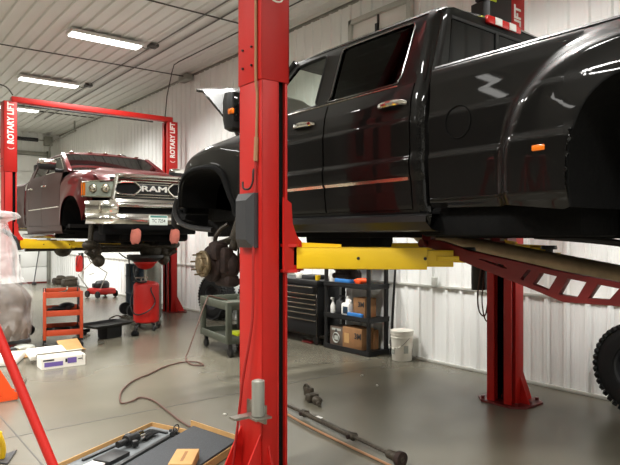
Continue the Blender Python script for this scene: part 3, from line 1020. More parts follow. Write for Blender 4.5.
# mirrors
def mir(mb):
    P = []
    for (z, sx, sy) in ((2.55, .07, .04), (2.57, .10, .075), (2.65, .11, .09), (2.80, .112, .09), (2.865, .10, .08), (2.885, .06, .05)):
        P.append([Vector((2.632 + sx * math.copysign(abs(math.cos(q)) ** .6, math.cos(q)), 4.32 + sy * math.copysign(abs(math.sin(q)) ** .6, math.sin(q)), z)) for q in [k * PI / 12 for k in range(24)]])
    mb.grid(P, 0, True)
    mb.face(P[-1])
    mb.face(P[0][::-1])
    mb.bar((2.70, 4.33, 2.64), (2.86, 4.33, 2.66), .06, .05, .012).bar((2.70, 4.33, 2.76), (2.86, 4.33, 2.72), .06, .04, .012)
mi = both(mir, 'mirror', M['blk'])
for k, s in enumerate((-1, 1)):
    x = lambda v: v if s == -1 else 2 * BX - v
    MB().box((x(2.632), 4.228, 2.74), (.17, .006, .24), .003).build('mirror_glass', M['tint'], mi[k])
    MB().box((x(2.535), 4.255, 2.70), (.03, .07, .05), .012).box((x(2.525), 4.25, 2.70), (.02, .03, .03), .004).build('mirror_marker', M['amber'], mi[k], 'amber mirror marker')
# door handles and body strip
for k, s in enumerate((-1, 1)):
    x = lambda v: v if s == -1 else 2 * BX - v
    for dr, y in ((fd[k], 3.46), (rd[k], 2.535)):
        mb = MB()
        xs = BX - 1.0
        pts = smooth([(x(xs - .002), y, 2.505), (x(xs - .035), y + .04, 2.51), (x(xs - .045), y + .12, 2.512), (x(xs - .035), y + .2, 2.51), (x(xs - .002), y + .24, 2.505)], 5)
        mb.tube(pts, [.012 + .009 * math.sin(PI * i / (len(pts) - 1)) for i in range(len(pts))], 10)
        mb.build('door_handle', M['chrome'], dr)
    for dr, ya, yb in ((fd[k], 3.36, 4.44), (rd[k], 2.52, 3.335)):
        mb = MB()
        mb.grid([[Vector((x(BX - interp(HW, zz) - e), yy, zz)) for zz, e in ((2.012, .001), (2.016, .012), (2.034, .014), (2.042, .001))] for yy in [ya + (yb - ya) * i / 8 for i in range(9)]], .002)
        mb.build('body_molding', M['strip'], dr)
# running boards
both(lambda mb: mb.grid([[Vector((BX - a, y, z)) for a, z in ((.86, 1.80), (1.03, 1.80), (1.06, 1.785), (1.06, 1.75), (1.0, 1.70), (.9, 1.69), (.86, 1.70))] for y in [2.33, 2.37] + [2.42 + i * .2 for i in range(11)] + [4.5]], 0, True), 'running_board', M['blk'])

# bed sides with flared rear fenders
BED = [(1.78, .955), (1.84, .975), (1.87, .992), (1.95, .998), (2.05, 1.005), (2.13, 1.009), (2.14, 1.008), (2.15, 1.005), (2.16, 1.0), (2.17, .999), (2.3, 1.002), (2.385, 1.003), (2.395, 1.0), (2.405, .996), (2.5, .992), (2.58, .99), (2.64, .982), (2.67, .97), (2.685, .94)]
AY = .85
def flare(y, z):
    u = abs((y - AY) / 1.01) ** 3.1 + (max(0, z - 1.80) / .87) ** 3.1
    r = u ** (1 / 3.1)
    return .205 * (1 - sstep(.84, 1.03, r)) - .02 * sstep(.55, .8, r) * (1 - sstep(.84, 1.03, r))
A2 = []
for k in range(41):
    q = PI * k / 40
    c_, s_ = math.cos(q), math.sin(q)
    A2.append((AY + .535 * math.copysign(abs(c_) ** .55, c_), 1.80 + .60 * abs(s_) ** .62))
def bedside(mb):
    lo1 = [(2.355, 1.835), (1.75, 1.825), (AY + .56, 1.79)]
    def f(y, z, t):
        return Vector((BX - interp(BED, z) - flare(y, z), y, z))
    # front part, arch part, rear part share the top rail
    ZT = 2.685
    side_patch(mb, lo1 + [(A2[0][0], 1.80)], [(2.355, ZT), (A2[0][0] + .03, ZT)], 60, 96, f)
    side_patch(mb, A2, [(A2[0][0] + .03, ZT), (A2[-1][0] - .03, ZT)], 100, 44, f)
    side_patch(mb, [(A2[-1][0], 1.80), (-.2, 1.80), (-.82, 1.84)], [(A2[-1][0] - .03, ZT), (-.82, ZT)], 60, 60, f)
bsd = both(bedside, 'bed_side', BP, ang=50)
both(lambda mb: mb.grid([[Vector((BX - interp(BED, z) - flare(y, z) + dx, y, z)) for y, z in A2] for dx in (0.0, .66)], .01) and mb.plate(A2, (), .02, lambda u, v, w: Vector((BX - .56 + w, u, v))), 'rear_wheel_liner', M['blkmat'])
both(lambda mb: mb.grid([[Vector((BX - a, y, z)) for a, z in ((.955, 2.685), (.94, 2.70), (.85, 2.70), (.83, 2.68))] for y in (2.355, 1.0, -.82)], .01), 'bed_rail_cap', M['charcoal'])
mb = MB()
mb.span((BX - .54, -.8, 2.12), (BX + .54, 2.36, 2.15)).span((BX - .92, 1.46, 2.12), (BX + .92, 2.36, 2.15)).span((BX - .92, -.8, 2.12), (BX + .92, .24, 2.15)).span((BX - .56, .2, 2.43), (BX - .92, 1.5, 2.45)).span((BX + .56, .2, 2.43), (BX + .92, 1.5, 2.45)).span((BX - .93, 2.34, 1.9), (BX + .93, 2.375, 2.66), .01)
mb.build('bed_floor', M['blk'], blackt)
mb = MB().span((BX - .93, -.86, 1.9), (BX + .93, -.80, 2.68), .015)
mb.build('tailgate', BP, blackt)
both(lambda mb: mb.box((BX - .965, -.80, 2.42), (.10, .12, .44), .02), 'tail_light', M['redlens'])
mb = MB().span((BX - .98, -1.05, 1.72), (BX + .98, -.84, 1.9), .03)
mb.build('rear_bumper', M['chrome'], blackt)
for k, s in enumerate((-1, 1)):
    x = lambda v: v if s == -1 else 2 * BX - v
    # fuel door on the left only
    if s == -1:
        yc, zc2, rr = 2.14, 2.325, .088
        mb = MB().ring([Vector((BX - interp(BED, zc2 + rr * math.sin(q)) - .002, yc + rr * math.cos(q), zc2 + rr * 1.08 * math.sin(q))) for q in [i * PI / 18 for i in range(36)]], .0045, 6)
        mb.build('fuel_door', M['blkmat'], bsd[k])
    mb = MB().box((x(BX - 1.0 - flare(1.52, 2.08) - .002), 1.52, 2.085), (.02, .07, .030), .006)
    mb.build('fender_marker', M['amber'], bsd[k], 'amber fender marker lamp')
    mb = MB().tube([Vector((x(BX - interp(BED, 1.885) - .002 - flare(y, 1.885)), y, 1.885)) for y in [2.35 - .05 * i for i in range(14)]], .006, 6)
    mb.build('lower_crease', BP, bsd[k])
# frame and underbody
both(lambda mb: mb.bar((BX - .43, -.95, 1.75), (BX - .43, 6.1, 1.75), .08, .20, .01), 'frame_rail', M['blkmat'])
mb = MB()
for y in (-.6, .3, 1.4, 2.5, 3.5, 4.5, 5.7): mb.bar((BX - .43, y, 1.76), (BX + .43, y, 1.76), .08, .14)
mb.span((BX - .9, 2.45, 1.77), (BX + .9, 4.5, 1.83)).span((BX - .54, -.75, 1.84), (BX + .54, 2.3, 1.9)).span((BX - .95, 1.46, 1.84), (BX + .95, 2.3, 1.9)).span((BX - .95, -.75, 1.84), (BX + .95, .24, 1.9))
mb.span((BX - .92, 1.45, 1.66), (BX - .50, 2.5, 1.84), .03)
mb.span((BX + .05, 1.5, 1.68), (BX + .36, 2.9, 1.88), .04)
mb.box((BX, 4.2, 1.66), (.34, .95, .26), .08)
mb.build('underbody', M['blkmat'], blackt)
# drooping driveshaft, rear axle
mb = MB().tube([(BX, 3.55, 1.70), (BX, 3.35, 1.68), (BX, 3.3, 1.672), (BX, 1.25, 1.355), (BX, 1.1, 1.32)], [.04, .04, .062, .062, .04], 20)
mb.build('driveshaft', M['shaft'], blackt, 'dull tan driveshaft')
mb = MB()
mb.tube([(BX - .80, .85, 1.28), (BX + .80, .85, 1.28)], .06, 14).sphere((BX, .87, 1.28), (.19, .20, .19)).tube([(BX, 1.05, 1.29), (BX, 1.2, 1.33)], .07, 12)
for s in (-1, 1):
    mb.lathe([(0, -.10), (.10, -.10), (.10, -.03), (.2, -.02), (.2, .03), (.11, .04), (0, .05)], (BX + s * .84, .85, 1.28), 'X')
mb.build('rear_axle', M['grease'], blackt)
both(lambda mb: mb.grid([[Vector((BX - .56 + dx, y, 1.40 + .16 * ((y - .85) / .45) ** 2 + dz)) for y in [.40 + i * .056 for i in range(17)]] for dx, dz in ((-.04, 0), (.04, 0), (.04, .06), (-.04, .06))], 0) and mb.bar((BX - .56, 1.28, 1.56), (BX - .56, 1.25, 1.74), .05, .05), 'leaf_spring', M['blkmat'])
both(lambda mb: mb.tube([(BX - .5, .75, 1.3), (BX - .44, .45, 1.8)], .035, 10), 'rear_shock', M['blkmat'])
# red ladder traction bars
def ladder(mb):
    out = [(2.74, 1.640), (2.60, 1.628), (2.36, 1.566), (1.75, 1.462), (1.415, 1.418), (1.0, 1.365), (.78, 1.36), (.78, 1.17), (1.0, 1.19), (1.38, 1.300), (1.716, 1.293), (2.02, 1.385), (2.36, 1.483), (2.66, 1.578), (2.74, 1.592)]
    def para(a, b, top, bot, sk=.06):
        return [(a, bot(a)), (a - sk, top(a - sk)), (b - sk * .3, top(b - sk * .3)), (b + sk * .5, bot(b + sk * .5))]
    top = lambda y: interp(sorted((p[0], p[1] - .026) for p in out[:7]), y)
    bot = lambda y: interp(sorted((p[0], p[1] + .026) for p in out[9:14]), y)
    holes = []
    for a, b in ((1.995, 1.935), (1.912, 1.775), (1.752, 1.605), (1.582, 1.43), (1.405, 1.25), (1.22, 1.05)):
        holes.append([(a, bot(a)), (a - .055, top(a - .055)), (b - .022, top(b - .022)), (b + .033, bot(b + .033))])
    holes.append([(2.30, 1.517), (2.27, 1.522), (2.10, 1.487), (2.07, 1.462), (2.10, 1.462)])
    mb.plate(out, holes, .045, lambda u, v, w: Vector((3.21 + w, u, v)), .003)
    mb.tube([(3.15, 2.73, 1.612), (3.27, 2.73, 1.612)], .03, 12).bar((3.21, 2.72, 1.612), (3.26, 2.74, 1.72), .07, .1, .01)
    mb.tube([(3.17, .85, 1.26), (3.25, .85, 1.26)], .09, 16)
mb = MB()
ladder(mb)
mb.build('traction_bar', M['dkred'], blackt)
mb = MB()
mb.tube(smooth([(3.36, 1.9, 1.655), (3.4, 1.6, 1.64), (3.42, 1.3, 1.60), (3.5, .9, 1.5)], 6), .014, 8)
mb.tube(smooth([(3.36, 2.0, 1.655), (3.45, 1.5, 1.61), (3.6, 1.0, 1.5)], 6), .010, 8)
mb.build('brake_cable', M['blk'], blackt)
# front suspension hanging in the left and right arch
def susp(mb):
    mb.tube([(BX - .72, 5.12, 1.52), (BX - .62, 5.02, 2.0)], .045, 12)
    mb.tube([(BX - .70, 5.11, 1.62), (BX - .64, 5.03, 1.92)], .062, 12)
    mb.tube(smooth([(BX - .78, 5.28, 1.50), (BX - .80, 5.33, 1.62), (BX - .76, 5.30, 1.72), (BX - .70, 5.24, 1.78)], 5), .022, 8)
    mb.bar((BX - .82, 5.2, 1.58), (BX - .40, 5.2, 1.70), .12, .06, .02)
    mb.bar((BX - .84, 5.2, 1.25), (BX - .40, 5.15, 1.55), .20, .08, .03)
    mb.tube([(BX - .72, 4.86, 1.45), (BX - .55, 4.72, 1.75)], .03, 8)
    mb.tube([(BX - .72, 4.94, 1.30), (BX - .5, 4.9, 1.75)], .05, 8)
    mb.tube(smooth([(BX - .74, 4.98, 1.45), (BX - .76, 4.92, 1.6), (BX - .66, 4.9, 1.72), (BX - .6, 5.0, 1.8)], 5), .010, 6)
both(susp, 'front_suspension', M['grease'])
def knuckle(mb):
    mb.box((BX - .84, 5.2, 1.42), (.16, .22, .38), .06)
    mb.sphere((BX - .80, 5.06, 1.36), (.10, .14, .15), 14, 9, Matrix.Rotation(.4, 4, 'X'))
    mb.box((BX - .85, 5.02, 1.42), (.12, .12, .26), .04).box((BX - .80, 5.1, 1.22), (.14, .3, .12), .04)
    mb.tube([(BX - .86, 5.02, 1.2), (BX - .5, 4.98, 1.22)], .03, 8)
kn = both(knuckle, 'steering_knuckle', M['rust'])
for k, s in enumerate((-1, 1)):
    o = (BX + s * .98, 5.22, 1.385)
    mxr = Matrix.Rotation(s * PI / 2, 4, 'Y')
    MB().lathe([(0, -.10), (.175, -.10), (.182, -.09), (.182, -.065), (.175, -.055), (.11, -.05), (.10, .0), (0, .0)], o, mx=mxr, seg=40).build('brake_rotor', M['rust'], kn[k])
    MB().lathe([(0.0, .075), (.06, .072), (.075, .06), (.08, .045), (.125, .04), (.132, .03), (.132, .01), (.12, 0), (.09, -.03), (0, -.03)], o, mx=mxr, seg=40).build('wheel_hub', M['bronze'], kn[k], 'bronze wheel hub with studs')
    mb = MB()
    for q in range(8):
        a = q * PI / 4 + .2
        p = Vector(o) + Vector((0, .105 * math.cos(a), .105 * math.sin(a)))
        mb.tube([p + Vector((s * .03, 0, 0)), p + Vector((s * .10, 0, 0))], .008, 8)
    mb.build('wheel_stud', M['bronze'], kn[k])
    mb = MB().box((BX + s * .90, 5.10, 1.50), (.12, .12, .16), .03)
    mb.build('brake_caliper', M['rust'], kn[k])

# ------------------------------------------------------------------ maroon pickup on the far lift (front towards -y)
RX = 3.95
redt = thing('pickup_truck', 'maroon crew-cab pickup with chrome grille raised on the far lift', 'truck', (RX, 11.8, 1.5))
MP = M['maroon']
HR = [(1.66, .93), (1.75, .955), (1.9, .975), (2.15, .985), (2.3, .985), (2.45, .98), (2.6, .965), (2.72, .94), (2.8, .915), (3.05, .83), (3.14, .80), (3.19, .75), (3.225, .62), (3.25, .4), (3.27, 0)]
def rs(y, z, e=0.0, side=-1):
    return Vector((RX + side * (interp(HR, z) + e), y, z))
def rboth(fn, name, m, parent=redt, **k):
    out = []
    for s in (-1, 1):
        mb = MB()
        fn(mb)
        if s == 1:
            for v in mb.bm.verts: v.co.x = 2 * RX - v.co.x
        out.append(mb.build(name, m, parent, **k))
    return out
ZS2, ZB2 = 1.84, 2.765
rfd = rboth(lambda mb: side_patch(mb, [(10.72, ZS2), (11.895, ZS2)], [(10.72, ZB2), (11.895, ZB2)], 16, 26, lambda y, z, t: rs(y, z)), 'front_door', M['maroon_side_sheen'])
rrd = rboth(lambda mb: side_patch(mb, [(11.91, ZS2), (12.86, ZS2)], [(11.91, ZB2), (12.86, ZB2)], 16, 26, lambda y, z, t: rs(y, z)), 'rear_door', M['maroon_side_sheen'])
rboth(lambda mb: side_patch(mb, [(12.875, ZS2), (13.15, ZS2)], [(12.875, ZB2), (13.15, ZB2)], 6, 26, lambda y, z, t: rs(y, z)), 'cab_corner', M['maroon_side_sheen'])
rboth(lambda mb: side_patch(mb, [(10.7, 1.70), (13.15, 1.70)], [(10.7, ZS2 - .005), (13.15, ZS2 - .005)], 8, 8, lambda y, z, t: rs(y, z, -.006)), 'rocker_panel', M['maroon_side_sheen'])
GH2 = [(10.50, 2.77), (11.20, 3.15), (13.02, 3.15), (13.15, 2.77)]
V1 = [(10.74, 2.81), (11.27, 3.09), (11.86, 3.105), (11.86, 2.81)]
V2 = [(11.96, 2.81), (11.96, 3.105), (12.75, 3.10), (12.84, 2.95), (12.86, 2.81)]
rboth(lambda mb: mb.plate(GH2, (V1, V2), .03, lambda u, v, w: rs(u, v, w - .015)), 'window_surround', M['maroon_side_sheen'])
rboth(lambda mb: mb.ring([rs(u, v, .003) for u, v in V1], .012, 6), 'window_trim', M['chrome'])
rboth(lambda mb: mb.plate(V1, (), .005, lambda u, v, w: rs(u, v, w - .014)), 'front_window', M['tint'])
rboth(lambda mb: mb.plate(V2, (), .005, lambda u, v, w: rs(u, v, w - .014)), 'rear_window', M['tint'])
mb = MB()
P = []
for i in range(25):
    y = 11.10 + (13.06 - 11.10) * i / 24
    dz = -.085 * (1 - sstep(11.08, 11.55, y)) ** 1.5
    P.append([Vector((RX + a * .805, y + .10 * (1 - sstep(11.1, 11.3, y)) * a * a, (z - 3.06) + 3.145 + dz * (.2 + .8 * (1 - abs(a) ** 3)))) for a, z in sec])
mb.grid(P, .02)
rroof = mb.build('roof', MP, redt)
for x in (-.62, -.28, 0, .28, .62):
    MB().sphere((RX + x, 11.30, 3.185 + .045 * (1 - (x / .8) ** 2)), (.04, .06, .018), 12, 8).build('cab_marker', M['strip'], rroof)
mb = MB().tube([(RX + .5, 11.6, 3.24), (RX + .5, 11.75, 3.31)], [.03, .004], 8)
mb.build('antenna_fin', M['blk'], rroof)
mb = MB()
P = []
for j in range(9):
    t = j / 8
    P.append([Vector((RX + a * (.87 - .10 * t), 10.45 + .76 * t - .17 * (1 - a * a) * (1 - .35 * t), 2.775 + .375 * t)) for a in [k / 8 - 1 for k in range(17)]])
mb.grid(P, .006)
mb.build('windshield', M['tint'], redt)
rboth(lambda mb: mb.bar((RX - .90, 10.44, 2.76), (RX - .79, 11.21, 3.155), .08, .05, .015), 'a_pillar', MP)
mb = MB().span((RX - .85, 12.95, 1.8), (RX + .85, 13.12, 3.12), .03)
mb.build('cab_back', M['interior'], redt)
mb = MB().span((RX - .88, 10.5, 1.80), (RX + .88, 13.1, 1.86))
mb.build('cab_floor', M['interior'], redt)
# plan curve of the nose
def nose(a): return 9.04 + .05 * a * a + .34 * max(0, abs(a) - .55) ** 2 / .2025 * 1.0
# fenders
ARR = [(10.66, 1.84), (10.62, 1.95), (10.57, 2.08), (10.48, 2.19), (10.35, 2.275), (10.15, 2.315), (9.98, 2.315), (9.80, 2.285), (9.68, 2.22), (9.60, 2.12), (9.56, 2.0), (9.55, 1.90)]
def rfender(mb):
    lo = [(p.y, p.z) for p in smooth([(0, *p) for p in ARR], 4)]
    hi = [(10.72, 2.77), (10.4, 2.76), (10.0, 2.735), (9.6, 2.69), (9.42, 2.62), (9.36, 2.50)]
    def f(y, z, t):
        top = .13 * max(0, (t - .7) / .3) ** 2.2
        fl = .03 * (1 - sstep(.0, .5, t))
        fr = .10 * (1 - sstep(9.3, 9.75, y)) ** 1.5
        return Vector((RX - interp(HR, z) - fl + top + fr, y, z))
    side_patch(mb, lo, hi, 50, 22, f)
    # cheek between headlight and arch
    side_patch(mb, [(9.56, 1.90), (9.36, 2.2)], [(9.60, 2.3), (9.36, 2.5)], 5, 6, lambda y, z, t: Vector((RX - .97 + .10 * (1 - sstep(9.3, 9.75, y)) ** 1.5, y, z)))
rboth(rfender, 'front_fender', MP)
ar = smooth([(0, *p) for p in ARR], 4)
rboth(lambda mb: mb.grid([[Vector((RX - d, p.y, p.z)) for p in ar] for d in (.98, .55)], .01) and mb.plate([(p.y, p.z) for p in ar], (), .02, lambda u, v, w: Vector((RX - .55 + w, u, v))), 'wheel_liner', M['blkmat'])
# hood with a raised centre
mb = MB()
P = []
for i in range(25):
    t = i / 24
    row = []
    for k in range(41):
        a = k / 20 - 1
        x = a * (.82 + .04 * t)
        y0_ = nose(abs(a) * .82) + .0
        y = y0_ + (10.46 - .13 * (1 - a * a) - y0_) * t
        z = 2.60 + .215 * t ** .75 + .045 * (sstep(.62, .42, abs(a))) * sstep(-.1, .3, t) - .035 * abs(a) ** 3
        z -= .06 * (1 - sstep(0, .12, t)) 
        row.append(Vector((RX + x, y, z)))
    P.append(row)
mb.grid(P, .02)
mb.build('hood', MP, redt, ang=40)
# engine block so nothing shows through
mb = MB().span((RX - .56, 9.35, 1.82), (RX + .56, 10.5, 2.52), .04)
mb.build('engine', M['blkmat'], redt)
# grille
mb = MB()
mb.grid([[Vector((RX + a, nose(a) + .05, z)) for a in [(k / 20 - 1) * .68 for k in range(41)]] for z in (2.17, 2.4, 2.58)], .02)
gr = mb.build('grille', M['blk'], redt)
mb = MB()
edge = [(-.70, 2.58), (-.62, 2.625), (0, 2.645), (.62, 2.625), (.70, 2.58)]
def arc(lst, off): return [Vector((RX + x, nose(x) + off, z)) for x, z in lst]
dense = lambda a, b, z0_, z1_, n=14: [(a + (b - a) * i / n, z0_ + (z1_ - z0_) * i / n) for i in range(n + 1)]
mb.tube(arc(dense(-.66, -.60, 2.23, 2.60, 6) + dense(-.56, .56, 2.605, 2.605, 18) + dense(.60, .66, 2.60, 2.23, 6), -.005), .032, 10)
mb.grid([[Vector((RX + a, nose(a) + off, z)) for a in [(k / 20 - 1) * .70 for k in range(41)]] for off, z in ((.03, 2.145), (-.035, 2.15), (-.045, 2.19), (-.02, 2.235), (.04, 2.24))], .008)
mb.build('grille_surround', M['chrome'], gr)
mb = MB()
for k in range(8):
    z = 2.275 + k * .041
    mb.grid([[Vector((RX + a, nose(a) + off, zz)) for a in [(q / 20 - 1) * .62 for q in range(41)]] for off, zz in ((.05, z - .009), (.008, z - .006), (.006, z + .005), (.05, z + .009))])
mb.build('grille_bar', M['strip'], gr)
for s in (-1, 1):
    poly = [(-.60, 2.475), (-.36, 2.505), (-.30, 2.485), (-.235, 2.41), (-.31, 2.325), (-.37, 2.305), (-.60, 2.33)]
    mb = MB().plate([(s * -p[0] if s == 1 else p[0], p[1]) for p in poly], (), .014, lambda u, v, w: Vector((RX + u, nose(u) - .002 + w, v)))
    po = mb.build('grille_pod', M['blkmat'], gr)
    mb = MB().ring([Vector((RX - s * x, nose(x) - .018, z)) for x, z in [(p.x, p.y) for p in smooth([(q[0], q[1], 0) for q in poly], 3, True)]], .017, 8)
    mb.build('grille_pod_ring', M['chrome'], gr)
mb = MB().box((RX, nose(0) + .012, 2.405), (.50, .02, .15), .008)
mb.build('badge_back', M['blk'], gr)
mb = MB().text('RAM', .122, Matrix.Translation((RX + .0, nose(0) - .012, 2.405)) @ Matrix.Rotation(PI / 2, 4, 'X'), .010, .035, sx=1.8)
mb.build('badge_lettering', M['chrome'], gr)
# headlights
def hl(mb, off, z0_, z1_, a0, a1, th=.01):
    mb.grid([[Vector((RX - a, nose(a) + off, z0_ + (z1_ - z0_) * j / 4)) for a in [a0 + (a1 - a0) * i / 10 for i in range(11)]] for j in range(5)], th)
hls = []
for s in (-1, 1):
    mb = MB()
    hl(mb, .035, 2.265, 2.515, .64, 1.0)
    if s == 1:
        for v in mb.bm.verts: v.co.x = 2 * RX - v.co.x
    h = mb.build('headlight', M['lampcase'], redt)
    for a, r in ((.74, .072), (.88, .072)):
        x = RX + s * a
        MB().lathe([(0, .03), (r * .5, .027), (r * .8, .012), (r, -.018), (r, .03)], (x, nose(a) + .02, 2.395), 'Y', 20).build('projector', M['strip'], h)
    mb = MB()
    hl(mb, .035, 2.265, 2.515, .64, 1.0)
    if s == 1:
        for v in mb.bm.verts: v.co.x = 2 * RX - v.co.x
    h = mb.build('headlight', M['lampcase'], redt)
    for a, r in ((.74, .072), (.88, .072)):
        x = RX + s * a
        MB().lathe([(0, -.03), (r * .5, -.025), (r * .8, -.012), (r, .02), (r, .05)], (x, nose(a) + .0, 2.395), mx=Matrix.Rotation(-PI / 2, 4, 'X') @ Matrix.Rotation(PI, 4, 'X') @ Matrix.Scale(-1, 4, (0, 0, 1)), seg=20).build('projector', M['strip'], h)
    mb = MB()
    hl(mb, .03, 2.29, 2.49, .965, 1.008)
    if s == 1:
        for v in mb.bm.verts: v.co.x = 2 * RX - v.co.x
    mb.build('side_marker', M['amber'], h)
    mb = MB()
    hl(mb, -.0, 2.265, 2.515, .64, 1.0, .004)
    if s == 1:
        for v in mb.bm.verts: v.co.x = 2 * RX - v.co.x
    mb.build('headlight_lens', M['glass'], h)
    mb = MB()
    mb.tube([Vector((RX + s * a, nose(a) + .01, z)) for a, z in [(.64, 2.26), (.82, 2.262), (1.0, 2.275), (1.005, 2.50), (.82, 2.515), (.64, 2.52), (.64, 2.26)]], .012, 6)
    mb.build('headlight_bezel', M['strip'], h)
# bumper
def bump(mb, z0_, z1_, a0, a1, off, bulge=.03, n=24):
    mb.grid([[Vector((RX + a, nose(a) * 1 - .06 + off - bulge * math.sin(PI * j / 6), z0_ + (z1_ - z0_) * j / 6)) for a in [a0 + (a1 - a0) * i / n for i in range(n + 1)]] for j in range(7)], .012)
mb = MB()
bump(mb, 1.85, 1.995, -.99, .99, -.02, .035)
bump(mb, 2.00, 2.20, -.99, -.60, 0, .03)
bump(mb, 2.00, 2.20, .60, .99, 0, .03)
bump(mb, 2.115, 2.165, -.62, .62, .0, .015)
bp_ = mb.build('front_bumper', M['chrome'], redt)
mb = MB()
bump(mb, 1.98, 2.13, -.60, .60, .05, .0)
mb.build('bumper_intake', M['blkmat'], bp_)
for s in (-1, 1):
    x = RX + s * .76
    MB().lathe([(0, -.01), (.055, -.008), (.062, 0), (.062, .04)], (x, nose(.76) - .105, 2.09), 'Y', 24).build('fog_light', M['glass'], bp_)
    mb = MB().box((x, nose(.76) - .02, 2.09), (.22, .06, .16), .03)
    mb.build('fog_light_bezel', M['strip'], bp_)
mb = MB().box((RX + .02, 8.905, 1.905), (.31, .008, .155), .003)
pl = mb.build('license_plate', M['plate'], bp_)
mb = MB().box((RX + .02, 8.8995, 1.963), (.28, .003, .03), .001)
mb.build('plate_header', M['teal'], pl)
mb = MB().text('TC 7254', .075, Matrix.Translation((RX + .02, 8.8995, 1.893)) @ Matrix.Rotation(PI / 2, 4, 'X'), .001, .012, sx=.85)
mb.build('plate_lettering', M['ink'], pl)
for x in (-.30, .36):
    mb = MB()
    P = []
    for (z, a, b_) in ((1.76, .05, .04), (1.74, .075, .05), (1.66, .085, .05), (1.58, .08, .045), (1.53, .05, .03)):
        P.append([Vector((RX + x + a * math.copysign(abs(math.cos(q)) ** .7, math.cos(q)) - (1.76 - z) * .12 * (1 if x < 0 else .6), 9.02 + b_ * math.sin(q), z + .012 * math.sin(q * 3 + x))) for q in [k * PI / 10 for k in range(20)]])
    mb.grid(P, 0, True)
    mb.face(P[0]); mb.face(P[-1])
    mb.build('tow_hook_cover', M['salmon'], redt, 'salmon cloth cover over tow hook')
# mirrors
def rmir(mb):
    mb.box((RX - 1.20, 10.72, 2.86), (.30, .12, .14), .04)
    mb.bar((RX - 1.06, 10.76, 2.79), (RX - .90, 10.80, 2.79), .05, .06, .015)
def rmirc(mb):
    mb.box((RX - 1.20, 10.70, 2.92), (.30, .13, .10), .045)
rm = rboth(rmir, 'mirror', M['blk'])
for k, s in enumerate((-1, 1)):
    mb = MB()
    rmirc(mb)
    if s == 1:
        for v in mb.bm.verts: v.co.x = 2 * RX - v.co.x
    mb.build('mirror_cap', M['chrome'], rm[k])
    x = lambda v: v if s == -1 else 2 * RX - v
    for dr, y in ((rfd[k], 11.60), (rrd[k], 12.60)):
        MB().tube(smooth([(x(RX - .98), y, 2.57), (x(RX - 1.02), y + .06, 2.575), (x(RX - 1.02), y + .18, 2.575), (x(RX - .98), y + .24, 2.57)], 4), .017, 8).build('door_handle', M['chrome'], dr)
    for dr, ya, yb in ((rfd[k], 10.75, 11.88), (rrd[k], 11.93, 12.85)):
        MB().tube([(x(RX - .992), ya, 2.165), (x(RX - .992), yb, 2.165)], .014, 6).build('body_molding', M['strip'], dr)
rboth(lambda mb: mb.tube([(RX - 1.03, 10.75, 1.655), (RX - 1.05, 10.85, 1.655), (RX - 1.05, 13.0, 1.655), (RX - 1.03, 13.1, 1.655)], .042, 10) and mb.bar((RX - 1.04, 11.2, 1.66), (RX - .6, 11.2, 1.70), .05, .03) and mb.bar((RX - 1.04, 12.6, 1.66), (RX - .6, 12.6, 1.70), .05, .03), 'side_step', M['dkchrome'])
# bed
RA = []
for k in range(31):
    q = PI * k / 30
    c_, s_ = math.cos(q), math.sin(q)
    RA.append((14.05 - .5 * math.copysign(abs(c_) ** .6, c_), 1.82 + .5 * abs(s_) ** .65))
def rbed(mb):
    f = lambda y, z, t: Vector((RX - interp(BED, z - .05) - .06 * (1 - sstep(.5, .8, math.hypot(y - 14.05, z - 1.85))), y, z))
    side_patch(mb, [(13.17, 1.84), (RA[0][0], 1.82)], [(13.17, 2.735), (RA[0][0], 2.735)], 14, 24, f)
    side_patch(mb, RA, [(RA[0][0], 2.735), (RA[-1][0], 2.735)], 40, 20, f)
    side_patch(mb, [(RA[-1][0], 1.82), (15.1, 1.84)], [(RA[-1][0], 2.735), (15.1, 2.735)], 14, 24, f)
rboth(rbed, 'bed_side', M['maroon_side_sheen'])
rboth(lambda mb: mb.plate(RA, (), .02, lambda u, v, w: Vector((RX - .56 + w, u, v))), 'rear_wheel_liner', M['blkmat'])
mb = MB().span((RX - .93, 13.17, 2.05), (RX + .93, 15.08, 2.09)).span((RX - .93, 13.17, 1.9), (RX + .93, 13.2, 2.7))
mb.build('bed_floor', M['blk'], redt)
mb = MB().span((RX - .93, 15.05, 1.9), (RX + .93, 15.12, 2.72), .015)
mb.build('tailgate', MP, redt)
mb = MB().span((RX - .97, 15.12, 1.76), (RX + .97, 15.3, 1.94), .03)
mb.build('rear_bumper', M['chrome'], redt)
# frame, axle and hanging steering parts
rboth(lambda mb: mb.bar((RX - .43, 9.15, 1.70), (RX - .43, 15.1, 1.70), .08, .2, .01), 'frame_rail', M['blkmat'])
mb = MB()
mb.span((RX - .80, 9.12, 1.68), (RX + .80, 9.34, 1.86), .03).span((RX - .9, 10.7, 1.75), (RX + .9, 13.1, 1.80))
mb.span((RX - .7, 9.3, 1.56), (RX + .75, 9.9, 1.74), .05).box((RX + .1, 11.2, 1.66), (.5, .9, .3), .08)
mb.box((RX - .2, 9.5, 1.58), (.3, .2, .14), .03).box((RX + .35, 9.45, 1.56), (.24, .2, .12), .03)
mb.build('underbody', M['blkmat'], redt)
mb = MB()
mb.tube([(RX - .62, 10.05, 1.42), (RX + .78, 10.05, 1.42)], .05, 12).sphere((RX + .36, 10.0, 1.40), (.20, .17, .18), 16, 10)
mb.tube([(RX - .6, 9.8, 1.5), (RX + .7, 9.8, 1.46)], .024, 8).tube([(RX - .5, 9.75, 1.60), (RX + .2, 9.7, 1.5)], .03, 8)
mb.build('front_axle', M['grease'], redt)
